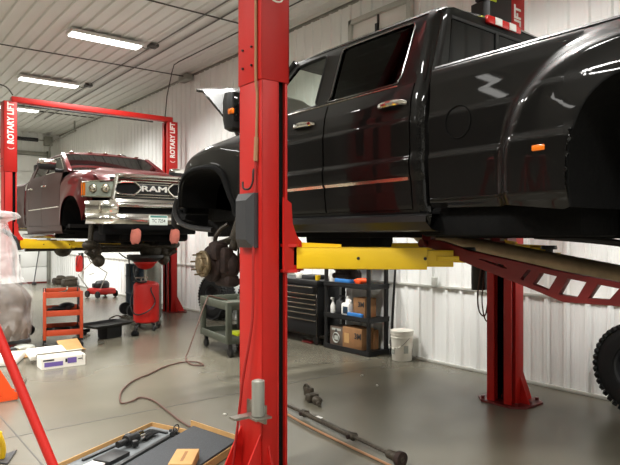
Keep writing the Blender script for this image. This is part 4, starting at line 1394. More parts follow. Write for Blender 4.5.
def rkn(mb):
    mb.box((RX - .60, 10.0, 1.38), (.14, .2, .30), .05, Matrix.Rotation(.3, 4, 'Y')).sphere((RX - .58, 9.95, 1.24), (.10, .13, .11), 12, 8)
    mb.tube([(RX - .62, 9.95, 1.30), (RX - .80, 9.9, 1.40)], .05, 10).sphere((RX - .74, 9.9, 1.5), (.13, .1, .08), 12, 8)
    mb.tube([(RX - .66, 10.15, 1.4), (RX - .6, 10.2, 1.95)], .05, 10)
rboth(rkn, 'steering_knuckle', M['grease'])
mb = MB().tube([(RX - .8, 14.05, 1.36), (RX + .8, 14.05, 1.36)], .055, 12).sphere((RX, 14.05, 1.36), (.2, .2, .19), 14, 8)
mb.build('rear_axle', M['grease'], redt)

# ------------------------------------------------------------------ tires on the floor
def make_tire(name, label, r, w, rim, group=None, seg=64):
    """tire standing at the origin, axle along x"""
    t = thing(name, label, 'tire', group=group)
    mb = MB()
    ri = rim
    prof = [(ri, -w * .40), (ri + .01, -w * .46), (ri + (r - ri) * .45, -w * .5), (r - .05, -w * .47), (r - .022, -w * .40), (r - .014, -w * .3), (r - .014, w * .3), (r - .022, w * .40), (r - .05, w * .47), (ri + (r - ri) * .45, w * .5), (ri + .01, w * .46), (ri, w * .40), (ri - .012, w * .3), (ri - .012, -w * .3), (ri, -w * .40)]
    mb.lathe(prof, (0, 0, r), 'X', seg)
    n = 44
    for k in range(n):
        for row, (x, ww) in enumerate(((-w * .42, .055), (-w * .2, .05), (0, .045), (w * .2, .05), (w * .42, .055))):
            a = 2 * PI * (k + (.5 if row % 2 else 0)) / n
            R = Matrix.Rotation(a, 4, 'X')
            rad = r - .010 if abs(x) < w * .3 else r - .018
            T = Matrix.Translation((0, 0, r)) @ R @ Matrix.Translation((x, 0, rad)) @ Matrix.Rotation((.5 if row % 2 else -.5), 4, 'Z')
            tb = bmesh.new()
            bmesh.ops.create_cube(tb, size=1)
            bmesh.ops.scale(tb, vec=(ww, 2 * PI * r / n * .66, .02 if abs(x) < w * .3 else .034), verts=tb.verts)
            tb.transform(T)
            mb.merge(tb)
    mb.build('tire_tread', M['rubber'], t)
    mb = MB()
    mb.lathe([(ri, -w * .42), (ri - .015, -w * .38), (ri - .03, -w * .1), (ri - .06, -w * .02), (.11, .02), (.10, -.02), (.06, -.03), (0, -.03)], (0, 0, r), 'X', 40)
    mb.lathe([(ri, w * .42), (ri - .015, w * .38), (ri - .03, 0), (ri - .03, -w * .1)], (0, 0, r), 'X', 40)
    for k in range(8):
        a = k * PI / 4
        mb.tube([(-.035, .08 * math.cos(a), r + .08 * math.sin(a)), (.01, .08 * math.cos(a), r + .08 * math.sin(a))], .011, 8)
    mb.build('wheel_rim', M['charcoal'], t)
    return t
tr = make_tire('truck_tire', 'knobby black truck tire leaning on the white wall at the right edge', .43, .30, .235)
place(tr, (5.80, 2.33, .012), math.radians(-5))
tb_ = dup(tr, (5.80, 10.28, .012), math.radians(6), 'black truck tire standing behind the olive utility cart')
tc_ = dup(tr, (5.82, 8.92, .012), math.radians(-4), 'black truck tire against the wall between the utility cart and the tool chest')

# ------------------------------------------------------------------ orange three-shelf tool cart
ct = thing('tool_cart', 'orange three-shelf tool cart with dark shelves beside the wrapped load', 'cart', (2.64, 9.42, 0), math.radians(-14))
def C(*p): return W[ct.name] @ Vector(p)
R14 = Matrix.Rotation(math.radians(-14), 4, 'Z')
cw, cd = .25, .37
for z, n in ((.235, 1), (.52, 2), (.79, 3)):
    mb = MB()
    for s in (-1, 1):
        mb.box(C(0, s * cd, z), (cw * 2, .012, .085), .003, R14)
        mb.box(C(s * cw, 0, z), (.012, cd * 2, .085), .003, R14)
    tray_ = mb.build('shelf', M['orange'], ct)
    mb = MB().box(C(0, 0, z - .03), (cw * 2 - .01, cd * 2 - .01, .01), 0, R14)
    mb.build('shelf_liner', M['blkmat'], tray_, 'black shelf liner')
for sx in (-1, 1):
    for sy in (-1, 1):
        mb = MB().box(C(sx * cw, sy * cd, .49), (.045, .045, .70), .004, R14)
        mb.build('leg', M['orange'] if sy < 0 else M['charcoal'], ct, 'dark leg' if sy > 0 else None)
        p = C(sx * cw, sy * cd, 0)
        mb = MB().lathe([(0, -.016), (.055, -.016), (.058, 0), (.055, .016), (0, .016)], p + Vector((0, 0, .06)), 'X', 20)
        mb.box(p + Vector((0, 0, .11)), (.04, .03, .08), .006)
        mb.build('caster', M['blk'], ct)
def on_cart(name, label, cat, fn, m):
    mb = MB()
    fn(mb)
    return tag(mb.build(name, M[m]), label, cat)
on_cart('drill', 'dark power tool lying on the middle shelf of the orange cart', 'power tool', lambda mb: mb.tube([C(-.14, .02, .545), C(.06, -.06, .55)], [.036, .042], 12) and mb.tube([C(.0, -.04, .545), C(.1, .1, .535)], .028, 10) and mb.tube([C(-.14, .02, .545), C(-.2, .05, .545)], .014, 8), 'blk')
on_cart('tool_pouch', 'dark crumpled pouch on the middle shelf of the orange cart', 'pouch', lambda mb: mb.sphere(C(.07, .24, .56), (.12, .1, .055), 14, 8), 'charcoal')
on_cart('chain', 'dark hose coil on the bottom shelf of the orange cart', 'hose', lambda mb: mb.ring([C(.13 * math.cos(q), .02 + .18 * math.sin(q), .225 + .008 * math.sin(3 * q)) for q in [k * PI / 12 for k in range(24)]], .016, 8), 'blk').name = 'hose_coil'
on_cart('pry_bar', 'steel pry bar on the top shelf of the orange cart', 'tool', lambda mb: mb.tube(smooth([C(-.18, -.1, .775), C(-.06, .06, .785), C(.06, .2, .80), C(.08, .24, .86)], 5), .01, 8), 'steel')
on_cart('socket_tray', 'grey socket tray on the top shelf of the orange cart', 'tray', lambda mb: mb.box(C(.06, -.16, .783), (.24, .2, .035), .006, R14), 'charcoal')

# ------------------------------------------------------------------ olive utility cart
ua = math.radians(-8)
uc = thing('utility_cart', 'olive-grey two-shelf utility cart standing in front of the near red column', 'cart', (4.48, 7.42, 0), ua)
RU = Matrix.Rotation(ua, 4, 'Z')
def U(*p): return W[uc.name] @ Vector(p)
uw, ud = .33, .53
for z, h in ((.70, .11), (.235, .10)):
    mb = MB()
    mb.box(U(0, 0, z - h / 2 + .015), (uw * 2, ud * 2, .02), .004, RU)
    for s in (-1, 1):
        mb.box(U(0, s * (ud - .012), z), (uw * 2, .026, h), .008, RU)
        mb.box(U(s * (uw - .012), 0, z), (.026, ud * 2, h), .008, RU)
    mb.build('shelf', M['green'], uc)
for sx in (-1, 1):
    for sy in (-1, 1):
        mb = MB().box(U(sx * (uw - .035), sy * (ud - .035), .46), (.075, .075, .52), .012, RU)
        mb.build('leg', M['green'], uc)
        p = U(sx * (uw - .07), sy * (ud - .07), 0)
        mb = MB().lathe([(0, -.018), (.058, -.018), (.062, 0), (.058, .018), (0, .018)], p + Vector((0, 0, .063)), 'X', 22)
        mb.box(p + Vector((0, 0, .13)), (.05, .05, .10), .008)
        mb.build('caster', M['blk'], uc)
tag(MB().box(U(-.08, -.05, .672), (.30, .42, .006), .002, RU).build('shop_rag', M['redlens']), 'flat red cloth on top of the olive utility cart', 'cloth')
def wrench(a, p, L):
    mb = MB()
    d = Vector((math.cos(a), math.sin(a), 0))
    q = U(*p)
    mb.bar(q - d * L / 2, q + d * L / 2, .016, .007, .002)
    for s in (-1, 1):
        mb.ring([q + d * s * L / 2 + Vector((.016 * math.cos(k * PI / 6), .016 * math.sin(k * PI / 6), 0)) for k in range(10 if s > 0 else 12)], .006, 6)
    return mb
tag(wrench(.6, (-.14, -.25, .68), .24).build('wrench', M['chrome']), 'short chrome wrench at the near end of the olive cart top', 'tool')
tag(wrench(1.2, (.1, -.1, .68), .3).build('wrench', M['chrome']), 'longer chrome wrench at the middle of the olive cart top', 'tool')
tag(MB().box(U(.05, -.15, .26), (.24, .3, .05), .01, RU).build('shop_manual', M['hivis']), 'yellow-green folded item on the lower shelf of the olive cart', 'folder')

# ------------------------------------------------------------------ waste oil drain
od = thing('oil_drain', 'red wheeled waste-oil drain with a wide funnel under the maroon pickup', 'oil drain', (4.22, 9.98, 0))
ox, oy = 4.22, 9.98
mb = MB().lathe([(0, .13), (.19, .13), (.215, .15), (.22, .17), (.22, .78), (.215, .80), (.19, .83), (.06, .86), (0, .86)], (ox, oy, 0), seg=36)
mb.build('tank', M['red'], od)
mb = MB()
for a in (0.3, 1.7, 3.6, 4.8):
    p = Vector((ox + .27 * math.cos(a), oy + .27 * math.sin(a), .055))
    mb = MB().lathe([(0, -.018), (.05, -.018), (.054, 0), (.05, .018), (0, .018)], p, 'X', 20).bar((ox + .15 * math.cos(a), oy + .15 * math.sin(a), .15), p + Vector((0, 0, .06)), .04, .02)
    mb.build('caster', M['blk'], od)
mb = MB().tube([(ox - .02, oy, .85), (ox - .02, oy, 1.12)], .022, 10)
mb.build('riser_pipe', M['steel'], od)
mb = MB().lathe([(.03, 1.06), (.12, 1.09), (.20, 1.18), (.205, 1.22), (.19, 1.22), (.115, 1.11), (.03, 1.08)], (ox - .02, oy, 0), seg=36)
fn_ = mb.build('funnel', M['red'], od)
mb = MB().lathe([(.205, 1.20), (.31, 1.27), (.315, 1.32), (.295, 1.32), (.195, 1.22), (0, 1.20)], (ox - .02, oy, 0), seg=36)
mb.build('funnel_rim', M['blk'], fn_)
mb = MB().tube(smooth([(ox - .22, oy - .12, 1.08), (ox - .28, oy - .14, .95), (ox - .22, oy - .16, .86), (ox - .05, oy - .12, .85)], 6), .018, 8)
mb.tube(smooth([(ox + .1, oy - .12, .82), (ox - .02, oy - .24, .72), (ox + .05, oy - .26, .5), (ox - .1, oy - .25, .34), (ox - .25, oy - .1, .3), (ox - .27, oy + .05, .5), (ox - .15, oy + .1, .84)], 6), .012, 8)
mb.build('drain_hose', M['blk'], od)
mb = MB().tube([(ox + .0, oy + .235, .2), (ox + .0, oy + .235, .9)], .018, 8)
mb.tube([(ox - .13, oy + .24, .9), (ox + .13, oy + .24, .9)], .016, 8)
mb.build('push_handle', M['steel'], od)
# black tray on a low box
dp = thing('drip_tray', 'flat black drip tray on a low black box beside the orange cart', 'tray', (3.36, 9.60, 0), .35)
RD = Matrix.Rotation(.35, 4, 'Z')
D_ = lambda *p: W[dp.name] @ Vector(p)
mb = MB()
mb.grid([[D_(x * a, y * b, z) for a, b in ((-1, -1), (1, -1), (1, 1), (-1, 1))] for x, y, z in ((.31, .20, .205), (.40, .26, .24), (.405, .265, .24), (.315, .205, .19), (.001, .001, .19))], 0, True)
mb.grid([[D_(x * a, y * b, z) for a, b in ((-1, -1), (1, -1), (1, 1), (-1, 1))] for x, y, z in ((.31, .20, .205), (.001, .001, .2))], 0, True)
mb.build('pan', M['blk'], dp)
mb = MB().box(D_(0.05, -.05, .098), (.30, .24, .19), .01, RD)
mb.build('base_box', M['blk'], dp)
tag(MB().tube(smooth([(4.02, 9.95, .24), (4.3, 9.9, .27), (4.3, 9.98, .2)], 4) and smooth([(3.55, 9.95, .25), (3.75, 10.12, .27), (3.88, 10.2, .2), (3.95, 10.3, .1)], 6), .012, 8).build('rod', M['blk']), 'thin black rod between the drip tray and the oil drain', 'rod')
tag(MB().lathe([(0, 0), (.055, 0), (.07, .03), (.05, .07), (.03, .09), (0, .09)], (3.80, 9.45, 0.001), seg=14).build('cap', M['blkmat']), 'small black cap on the floor right of the drip tray', 'cap').name = 'filter_cap'
tag(MB().box((3.08, 9.0, .022), (.09, .05, .042), .012).build('bracket', M['steel']), 'small metal bracket on the floor in front of the drip tray', 'bracket').name = 'metal_bracket'
# floor jack stand under the cart side
js = MB().bar((3.12, 10.25, .04), (3.16, 9.95, .04), .05, .05, .01).bar((3.0, 10.1, .05), (3.3, 10.2, .05), .05, .06, .01).tube([(3.14, 10.12, .05), (3.14, 10.12, .3)], .03, 10)
tag(js.build('jack_stand', M['blkmat']), 'low black steel stand behind the right side of the orange cart', 'stand')

# ------------------------------------------------------------------ things by the back wall
bd = thing('hand_truck', 'dark blue drum strapped on a two-wheeled hand truck behind the oil drain', 'drum cart', (5.0, 12.2, 0))
mb = MB().lathe([(0, .10), (.27, .10), (.28, .12), (.28, .42), (.29, .44), (.28, .46), (.28, .78), (.29, .80), (.28, .82), (.28, 1.04), (.27, 1.06), (0, 1.05)], (5.0, 12.2, 0), seg=28)
mb.build('drum', M['navy'], bd)
mb = MB()
for s in (-1, 1): mb.tube([(4.86 - .06, 12.2 + s * .16 - .3, .08), (4.72, 12.2 + s * .16 - .28, 1.25)], .015, 8)
mb.tube([(4.72, 11.76, 1.25), (4.72, 12.08, 1.25)], .015, 8).tube([(4.79, 11.76, .7), (4.79, 12.08, .7)], .012, 8).box((4.9, 11.98, .09), (.3, .4, .015))
mb.build('cart_frame', M['charcoal'], bd)
for s in (-1, 1):
    mb = MB().lathe([(0, -.03), (.05, -.03), (.06, -.04), (.12, -.04), (.13, 0), (.12, .04), (.06, .04), (0, .03)], (4.66, 11.92 + s * .2, .13), 'Y', 24)
    mb.build('wheel', M['rubber'], bd)
mb = MB().tube(smooth([(4.74, 12.0, 1.16), (4.6, 11.95, 1.2), (4.45, 11.9, 1.3)], 4), .014, 8).box((4.78, 11.85, .95), (.1, .1, .16), .02)
mb.build('pump_handle', M['charcoal'], bd)
gt = MB().lathe([(0, .02), (.13, .02), (.15, .06), (.15, 1.0), (.12, 1.12), (.05, 1.17), (.04, 1.22), (0, 1.22)], (4.85, 11.1, 0), seg=24)
tag(gt.build('air_tank', M['alu']), 'grey rounded tank standing just behind the red oil drain', 'tank')
mw = thing('lawn_mower', 'small red walk-behind mower with a tall folded handle near the back wall', 'mower', (5.46, 15.9, 0), .3)
L_ = lambda *p: W[mw.name] @ Vector(p)
RM_ = Matrix.Rotation(.3, 4, 'Z')
mb = MB().box(L_(0, 0, .17), (.52, .60, .16), .05, RM_)
mb.build('deck', M['red'], mw)
mb = MB().lathe([(0, .24), (.17, .24), (.19, .28), (.19, .38), (.14, .44), (0, .46)], L_(.02, 0, 0), seg=20).box(L_(-.12, .1, .32), (.14, .12, .12), .02, RM_)
mb.build('engine', M['charcoal'], mw)
for sx in (-1, 1):
    for sy in (-1, 1):
        MB().lathe([(0, -.02), (.085, -.025), (.095, 0), (.085, .025), (0, .02)], L_(sx * .28, sy * .22, .095), 'X', 18, Matrix.Rotation(.3, 4, 'Z') @ Matrix.Rotation(PI / 2, 4, 'Y')).build('wheel', M['rubber'], mw)
mb = MB()
for s in (-.22, .22):
    mb.tube([L_(-.22, s, .2), L_(-.55, s, .62), L_(-.12, s, .95), L_(-.30, s, 1.28)] if s > 0 else [L_(-.22, s, .2), L_(.02, s, .66), L_(-.50, s, .98), L_(-.62, s, 1.25)], .014, 8)
for z, a in ((.64, -.27), (1.26, -.46)): mb.tube([L_(a - .25, -.22, z), L_(a + .2, .22, z)], .012, 8)
mb.build('handle', M['steel'], mw)
fx = thing('fire_extinguisher', 'red fire extinguisher hanging near the back wall beneath the maroon pickup', 'fire extinguisher', (5.92, 19.3, .62))
mb = MB().lathe([(0, .5), (.095, .5), (.11, .53), (.11, .92), (.08, 1.0), (.03, 1.03), (0, 1.03)], (5.92, 19.3, 0), seg=20)
mb.build('cylinder', M['red'], fx)
mb = MB().box((5.92, 19.27, 1.07), (.04, .14, .05), .01).tube(smooth([(5.9, 19.2, 1.05), (5.82, 19.15, .95), (5.81, 19.2, .7)], 5), .014, 6).box((6.02, 19.3, .85), (.09, .05, .5), .005)
mb.build('valve', M['blk'], fx)
# two dark crates, leaning sticks and a pale panel by the overhead door
for k, (x, y, w_, h_, lab) in enumerate([(5.78, 21.0, .36, .30, 'dark grey lump of stacked parts nearest the corner by the back wall'), (5.80, 19.95, .40, .34, 'dark grey lump of parts by the wall just below the fire extinguisher')]):
    mb = MB()
    mb.box((x, y, h_ * .35), (w_, .5, h_ * .7), .06).box((x + .06, y + .03, h_ * .75), (w_ * .66, .36, h_ * .45), .07).tube([(x - .2, y - .2, h_ * .6), (x + .2, y - .22, h_ * .75)], .05, 10)
    tag(mb.build('parts_crate', M['grease']), lab, 'parts')
for k, (x, y, dx, h_) in enumerate([(5.05, 21.6, .32, 1.25), (4.62, 21.62, .12, 1.0)]):
    mb = MB().tube([(x, y - .28, .02), (x + dx, y + .26, h_)], .018, 8).bar((x - .06, y - .30, .04), (x + .08, y - .30, .04), .05, .08, .01)
    tag(mb.build('push_broom', M['charcoal']), ['longer dark broom leaning on the overhead door', 'shorter dark broom leaning on the overhead door'][k], 'broom')

# ------------------------------------------------------------------ plastic-wrapped load at the left edge
wr = thing('wrapped_load', 'tall bulky load wrapped in clear plastic film at the left edge', 'wrapped load', (1.72, 9.6, 0))
WX, WY = 1.70, 9.62
def blob(zs, seed, amp, n=56):
    P = []
    for (z, rx, ry, ox_, oy_) in zs:
        row = []
        for k in range(n):
            q = 2 * PI * k / n
            c_, s_ = math.cos(q), math.sin(q)
            e = .62
            v = Vector((rx * math.copysign(abs(c_) ** e, c_), ry * math.copysign(abs(s_) ** e, s_), z))
            d = noise.noise(Vector((c_ * 2.2, s_ * 2.2, z * 3.0 + seed))) + .6 * noise.noise(Vector((c_ * 6 + seed, s_ * 6, z * 6)))
            v = Vector((WX + ox_ + v.x * (1 + amp * d), WY + oy_ + v.y * (1 + amp * d), z + .03 * amp * d))
            row.append(v)
        P.append(row)
    return P
def levels(tab, n):
    out = []
    for i in range(n):
        z = tab[0][0] + (tab[-1][0] - tab[0][0]) * i / (n - 1)
        out.append((z, *[interp([(t[0], t[j]) for t in tab], z) for j in (1, 2, 3, 4)]))
    return out
mb = MB()
P = blob(levels([(.16, .48, .46, 0, 0), (.3, .50, .48, 0, 0), (.74, .49, .46, 0, 0), (.90, .43, .40, -.02, 0), (1.0, .34, .3, -.05, 0), (1.04, .1, .1, -.05, 0)], 30), 1.0, .09)
mb.grid(P, 0, True)
mb.face(P[0]); mb.face(P[-1])
mb.build('load', M['bag'], wr)
mb = MB().span((WX - .45, WY - .42, .11), (WX + .45, WY + .42, .17), .01)
mb.build('pallet', M['charcoal'], wr)
mb = MB().tube([(WX - .06, WY, .9), (WX - .06, WY, 1.93)], .03, 10).tube([(WX - .06, WY, 1.90), (WX + .12, WY - .1, 1.93)], .03, 10)
mb.build('post', M['charcoal'], wr)
mb = MB()
mb.sphere((WX + .0, WY - .10, 1.90), (.05, .05, .05), 12, 8)
mb.tube([(WX + .14, WY - .05, 1.75), (WX + .30, WY - .1, 1.62), (WX + .36, WY - .1, 1.45)], .03, 8)
mb.build('knob', M['blk'], wr)
mb = MB()
P = blob(levels([(.17, .50, .48, 0, 0), (.35, .525, .505, 0, 0), (.78, .52, .49, 0, 0), (.93, .47, .44, 0, 0), (1.03, .40, .36, 0, 0), (1.09, .2, .2, 0, 0)], 44), 5.0, .07, 84)
mb.grid(P, 0, True)
mb.build('plastic_film', M['film'], wr, ang=60)
mb = MB()
P = blob(levels([(.98, .42, .40, 0, 0), (1.08, .38, .34, 0, 0), (1.3, .34, .28, .02, 0), (1.6, .26, .2, .04, 0), (1.78, .19, .15, .04, 0), (1.86, .15, .13, .06, 0), (1.93, .24, .16, .16, -.05), (2.0, .21, .14, .13, -.05), (2.03, .06, .05, .06, 0)], 60), 3.0, .12, 84)
mb.grid(P, 0, True)
mb.face(P[-1])
mb.build('plastic_drape', M['drape'], wr, ang=60)
for dx, dy in ((-.38, -.36), (.50, .1), (.38, -.36), (-.38, .36)):
    MB().lathe([(0, -.02), (.05, -.02), (.055, 0), (.05, .02), (0, .02)], (WX + dx, WY + dy, .056), 'X', 20).build('caster', M['blk'], wr)
MB().lathe([(0, -.02), (.08, -.02), (.085, 0), (.08, .02), (0, .02)], (WX + .575, WY + .25, .20), 'X', 24, Matrix.Rotation(.9, 4, 'Z') @ Matrix.Rotation(PI / 2, 4, 'Y')).build('wheel', M['blk'], wr)

# ------------------------------------------------------------------ opened packaging on the floor, left
def slab(name, label, cat, c, s, rz, m, bev=.01, group=None, tilt=0):
    mb = MB().box(c, s, bev, Matrix.Rotation(rz, 4, 'Z') @ Matrix.Rotation(tilt, 4, 'X'))
    return tag(mb.build(name, M[m]), label, cat, group)
cb = thing('carton', 'open white carton with purple print lying on the floor', 'box', (2.20, 7.90, 0), -.04)
K = lambda *p: W[cb.name] @ Vector(p)
RK = Matrix.Rotation(-.04, 4, 'Z')
mb = MB()
mb.box(K(0, 0, .005), (.52, .26, .008), 0, RK)
for s in (-1, 1):
    mb.box(K(0, s * .13, .068), (.52, .006, .136), 0, RK).box(K(s * .26, 0, .068), (.006, .26, .136), 0, RK)
mb.build('box_body', M['foam'], cb)
mb = MB()
mb.box(K(-.12, -.1345, .055), (.22, .002, .055), 0, RK).box(K(.10, -.1345, .08), (.11, .002, .07), 0, RK)
mb.build('purple_print', M['purple'], cb)
mb = MB()
mb.box(K(-.18, -.1345, .108), (.13, .002, .02), 0, RK).box(K(.03, -.1345, .085), (.025, .002, .045), 0, RK).box(K(.20, -.1345, .09), (.05, .002, .012), 0, RK).box(K(.225, -.1345, .105), (.004, .002, .07), 0, RK)
mb.build('dark_print', M['ink'], cb)
mb = MB().box(K(.02, .23, .10), (.56, .2, .006), 0, RK @ Matrix.Rotation(-.6, 4, 'X'))
mb.build('box_flap', M['foam'], cb)
slab('foam_block', 'white foam block leaning behind the white carton', 'foam', (2.12, 8.28, .115), (.46, .26, .07), .03, 'foam', .012, None, .22)
slab('foam_block', 'flat white foam block left of the carton by the red pole', 'foam', (1.72, 8.56, .045), (.30, .60, .085), -.42, 'foam', .015)
slab('cardboard_sheet', 'flattened tan cardboard under the white foam behind the carton', 'cardboard', (2.28, 8.95, .012), (.95, .5, .012), .12, 'card', .002)
slab('cardboard_sheet', 'folded tan cardboard flap standing behind the white foam', 'cardboard', (2.55, 8.72, .10), (.30, .26, .012), .1, 'card', .002, None, .5)
for k, (x, y, m_, lab) in enumerate([(1.75, 9.02, 'charcoal', 'dark scrap of packing film left of the cardboard'), (2.0, 9.05, 'paper', 'grey crumpled paper scrap behind the foam blocks')]):
    mb = MB().sphere((x, y, .06), (.16, .10, .06), 14, 8)
    for v in mb.bm.verts: v.co += Vector((1, 1, .6)) * .05 * noise.noise(v.co * 11)
    for v in mb.bm.verts: v.co.z = max(v.co.z, .002)
    tag(mb.build('packing_scrap', M[m_]), lab, 'packing')

# ------------------------------------------------------------------ red stand leg, orange jack, yellow stand at the lower left
rp = thing('tripod_stand', 'red steel stand with one slanted leg crossing the lower left corner', 'stand', (.55, 3.6, 0))
ap = Vector((.30, 3.58, 2.15))
for k, e in enumerate([(1.0, 3.04, .012), (-.5, 3.2, .012), (.25, 4.5, .012)]):
    mb = MB().tube([ap, Vector(e)], .024, 14)
    mb.build('leg', M['red'], rp)
MB().lathe([(0, -.06), (.06, -.06), (.06, .05), (.03, .08), (0, .08)], ap, seg=18).build('leg_joint', M['red'], rp)
oj = thing('floor_jack', 'bright orange curved stand with grey lever behind the red slanted leg', 'jack', (1.22, 6.62, 0))
mb = MB()
for dy in (-.09, .09):
    mb.plate([(.80, .0 + .012), (1.26, .012), (1.285, .06), (1.22, .10), (1.17, .20), (1.10, .33), (1.0, .40), (.85, .42)], [[(.90, .05), (1.12, .05), (1.06, .17), (.92, .2)]], .012, lambda u, v, w, dy=dy: Vector((u + .13, 6.6 + dy + w, v)), .002)
mb.span((.95, 6.50, .30), (1.13, 6.70, .39), .02)
mb.build('side_plate', M['hiorange'], oj)
mb = MB().lathe([(0, -.03), (.035, -.03), (.04, 0), (.035, .03), (0, .03)], (1.385, 6.6, .042), 'X', 18)
mb.build('caster', M['blk'], oj)
mb = MB().bar((1.39, 6.46, .03), (1.46, 6.46, .22), .03, .02, .004)
mb.build('lever', M['steel'], oj)
ys = thing('jack_stand', 'yellow steel stand cut off by the lower left corner', 'stand', (.87, 4.70, 0))
mb = MB()
mb.tube(smooth([(0.93, 4.86, .012), (0.93, 4.82, .10), (0.89, 4.76, .22), (0.81, 4.72, .36), (0.75, 4.7, .5)], 5), .022, 10)
mb.tube(smooth([(0.63, 4.86, .012), (0.65, 4.82, .10), (0.69, 4.76, .22), (0.73, 4.72, .36), (0.75, 4.7, .5)], 5), .022, 10)
mb.span((0.65, 4.74, .20), (0.91, 4.77, .24))
mb.build('frame', M['yellow'], ys)
mb = MB().plate([(.84, 4.86), (1.06, 4.98), (.94, 4.72)], (), .01, lambda u, v, w: Vector((u, v, w + .008)))
mb.build('foot_plate', M['charcoal'], ys, 'dark triangular foot plate')

# ------------------------------------------------------------------ cardboard tray with parts, front
tp = [Vector((2.10, 4.85, 0)), Vector((2.31, 4.33, 0)), Vector((1.30, 3.80, 0)), Vector((1.08, 4.32, 0))]
mb = MB()
mb.face([p + Vector((0, 0, .006)) for p in tp]); mb.face([p + Vector((0, 0, .001)) for p in tp])
for k in range(4):
    a, b = tp[k], tp[(k + 1) % 4]
    mb.bar(a + Vector((0, 0, .026)), b + Vector((0, 0, .026)), .008, .050)
tray = thing('cardboard_tray', 'shallow open cardboard tray full of black parts at the bottom', 'tray', (1.7, 4.3, 0))
mb.build('tray_body', M['card'], tray)
cen = sum(tp, Vector()) / 4
mb = MB()
q = [cen + (p - cen) * .965 + Vector((0, 0, .022)) for p in tp]
mb.face(q)
mb.grid([[v + Vector((0, 0, -.014)) for v in q], q], 0, True)
mb.build('tray_lining', M['lining'], tray, 'grey paper lining')
du = (tp[3] - tp[0]).normalized()
dv = (tp[1] - tp[0]).normalized()
def T(a, b, z=.03): return tp[0] + du * a + dv * b + Vector((0, 0, z))
mb = MB().bar(T(.10, .09, .03), T(.85, .07, .03), .02, .014).bar(T(.10, .09, .03), T(.10, .26, .03), .02, .014)
tag(mb.build('black_bar', M['blk']), 'thin black L-shaped bar along the back edge of the tray', 'bar').name = 'trim_bar'
mb = MB().bar(T(.10, .33, .035), T(.95, .40, .035), .03, .02, .004)
tag(mb.build('guide_rail', M['blk']), 'long straight black rail across the middle of the tray', 'rail')
mb = MB().tube([T(.50, .17, .075), T(.38, .18, .075)], [.042, .036], 14).tube([T(.58, .16, .07), T(.50, .17, .072)], .026, 12).sphere(T(.42, .12, .07), (.04, .04, .035)).box(T(.47, .24, .06), (.05, .04, .05), .01)
o_ = tag(thing('winch_motor', 'black winch motor with a bright collar lying in the tray', 'motor', T(.47, .17, 0)))
o_['category'] = 'motor'
mb.build('motor_body', M['blk'], o_)
MB().tube([T(.38, .18, .075), T(.33, .185, .075)], .040, 14).build('collar', M['chrome'], o_)
mb = MB()
for k in range(7):
    mb.tube(smooth([T(.33, .15 + .012 * k, .045 + .008 * (k % 3)), T(.24, .13 + .014 * k, .055 + .006 * (k % 2)), T(.16, .12 + .016 * k, .05)], 4), .011, 6)
tag(mb.build('cable_bundle', M['blk']), 'bundle of black cables lying in the tray beside the motor', 'cables')
mb = MB().tube([T(.04, .30, .04), T(.15, .36, .05)], .022, 10).tube([T(.08, .38, .035), T(.10, .29, .06)], .014, 8).ring([T(.10 + .035 * math.cos(a), .36, .085 + .03 * math.sin(a)) for a in [k * PI / 8 for k in range(16)]], .005, 6)
tag(mb.build('clamp', M['blk']), 'small black clamp at the right back corner of the tray', 'clamp')
mb = MB().box(T(.72, .24, .04), (.22, .15, .03), .004, Matrix.Rotation(.5, 4, 'Z'))
tag(mb.build('control_box', M['blk']), 'flat black control plate at the left end of the tray', 'plate')
mb = MB().box(T(.86, .22, .035), (.16, .12, .012), .003, Matrix.Rotation(.5, 4, 'Z'))
tag(mb.build('instruction_sheet', M['foam']), 'white paper sheet beside the black plate in the tray', 'paper')
# grey foam panel in its own cardboard lid
g0, g1, g2, g3 = Vector((2.30, 4.47, 0)), Vector((2.40, 3.95, 0)), Vector((1.55, 3.45, 0)), Vector((1.40, 3.92, 0))
gp = thing('foam_sheet', 'large speckled grey foam panel with a cardboard end beside the tray', 'panel', (1.9, 4.0, 0))
mb = MB()
top = [v + Vector((0, 0, .076)) for v in (g0, g1, g2, g3)]
mb.grid([[v + Vector((0, 0, .056)) for v in (g0, g1, g2, g3)], top], 0, True)
mb.face(top); mb.face([v + Vector((0, 0, .056)) for v in (g0, g1, g2, g3)])
mb.build('panel_sheet', M['gfoam'], gp)
mb = MB()
e = Vector((.012, .004, 0))
mb.bar(g0 + e + Vector((-.01, .04, .056)), g1 + e + Vector((0, -.03, .056)), .008, .11)
mb.bar(g2 + Vector((.03, .02, .038)), g1 + Vector((-.03, -.02, .029)), .02, .056)
mb.build('cardboard_end', M['card'], gp)
sb = MB().box((1.85, 3.73, .1105), (.16, .28, .068), .003, Matrix.Rotation(-.66, 4, 'Z'))
sbx = thing('small_box', 'small tan cardboard box lying on the grey foam panel', 'box', (1.85, 3.73, .0765), -.66)
sb.build('box_body', M['card'], sbx)
MB().box((1.85, 3.73, .1448), (.022, .18, .001), 0, Matrix.Rotation(-.66, 4, 'Z')).build('stamp_print', M['cardd'], sbx)

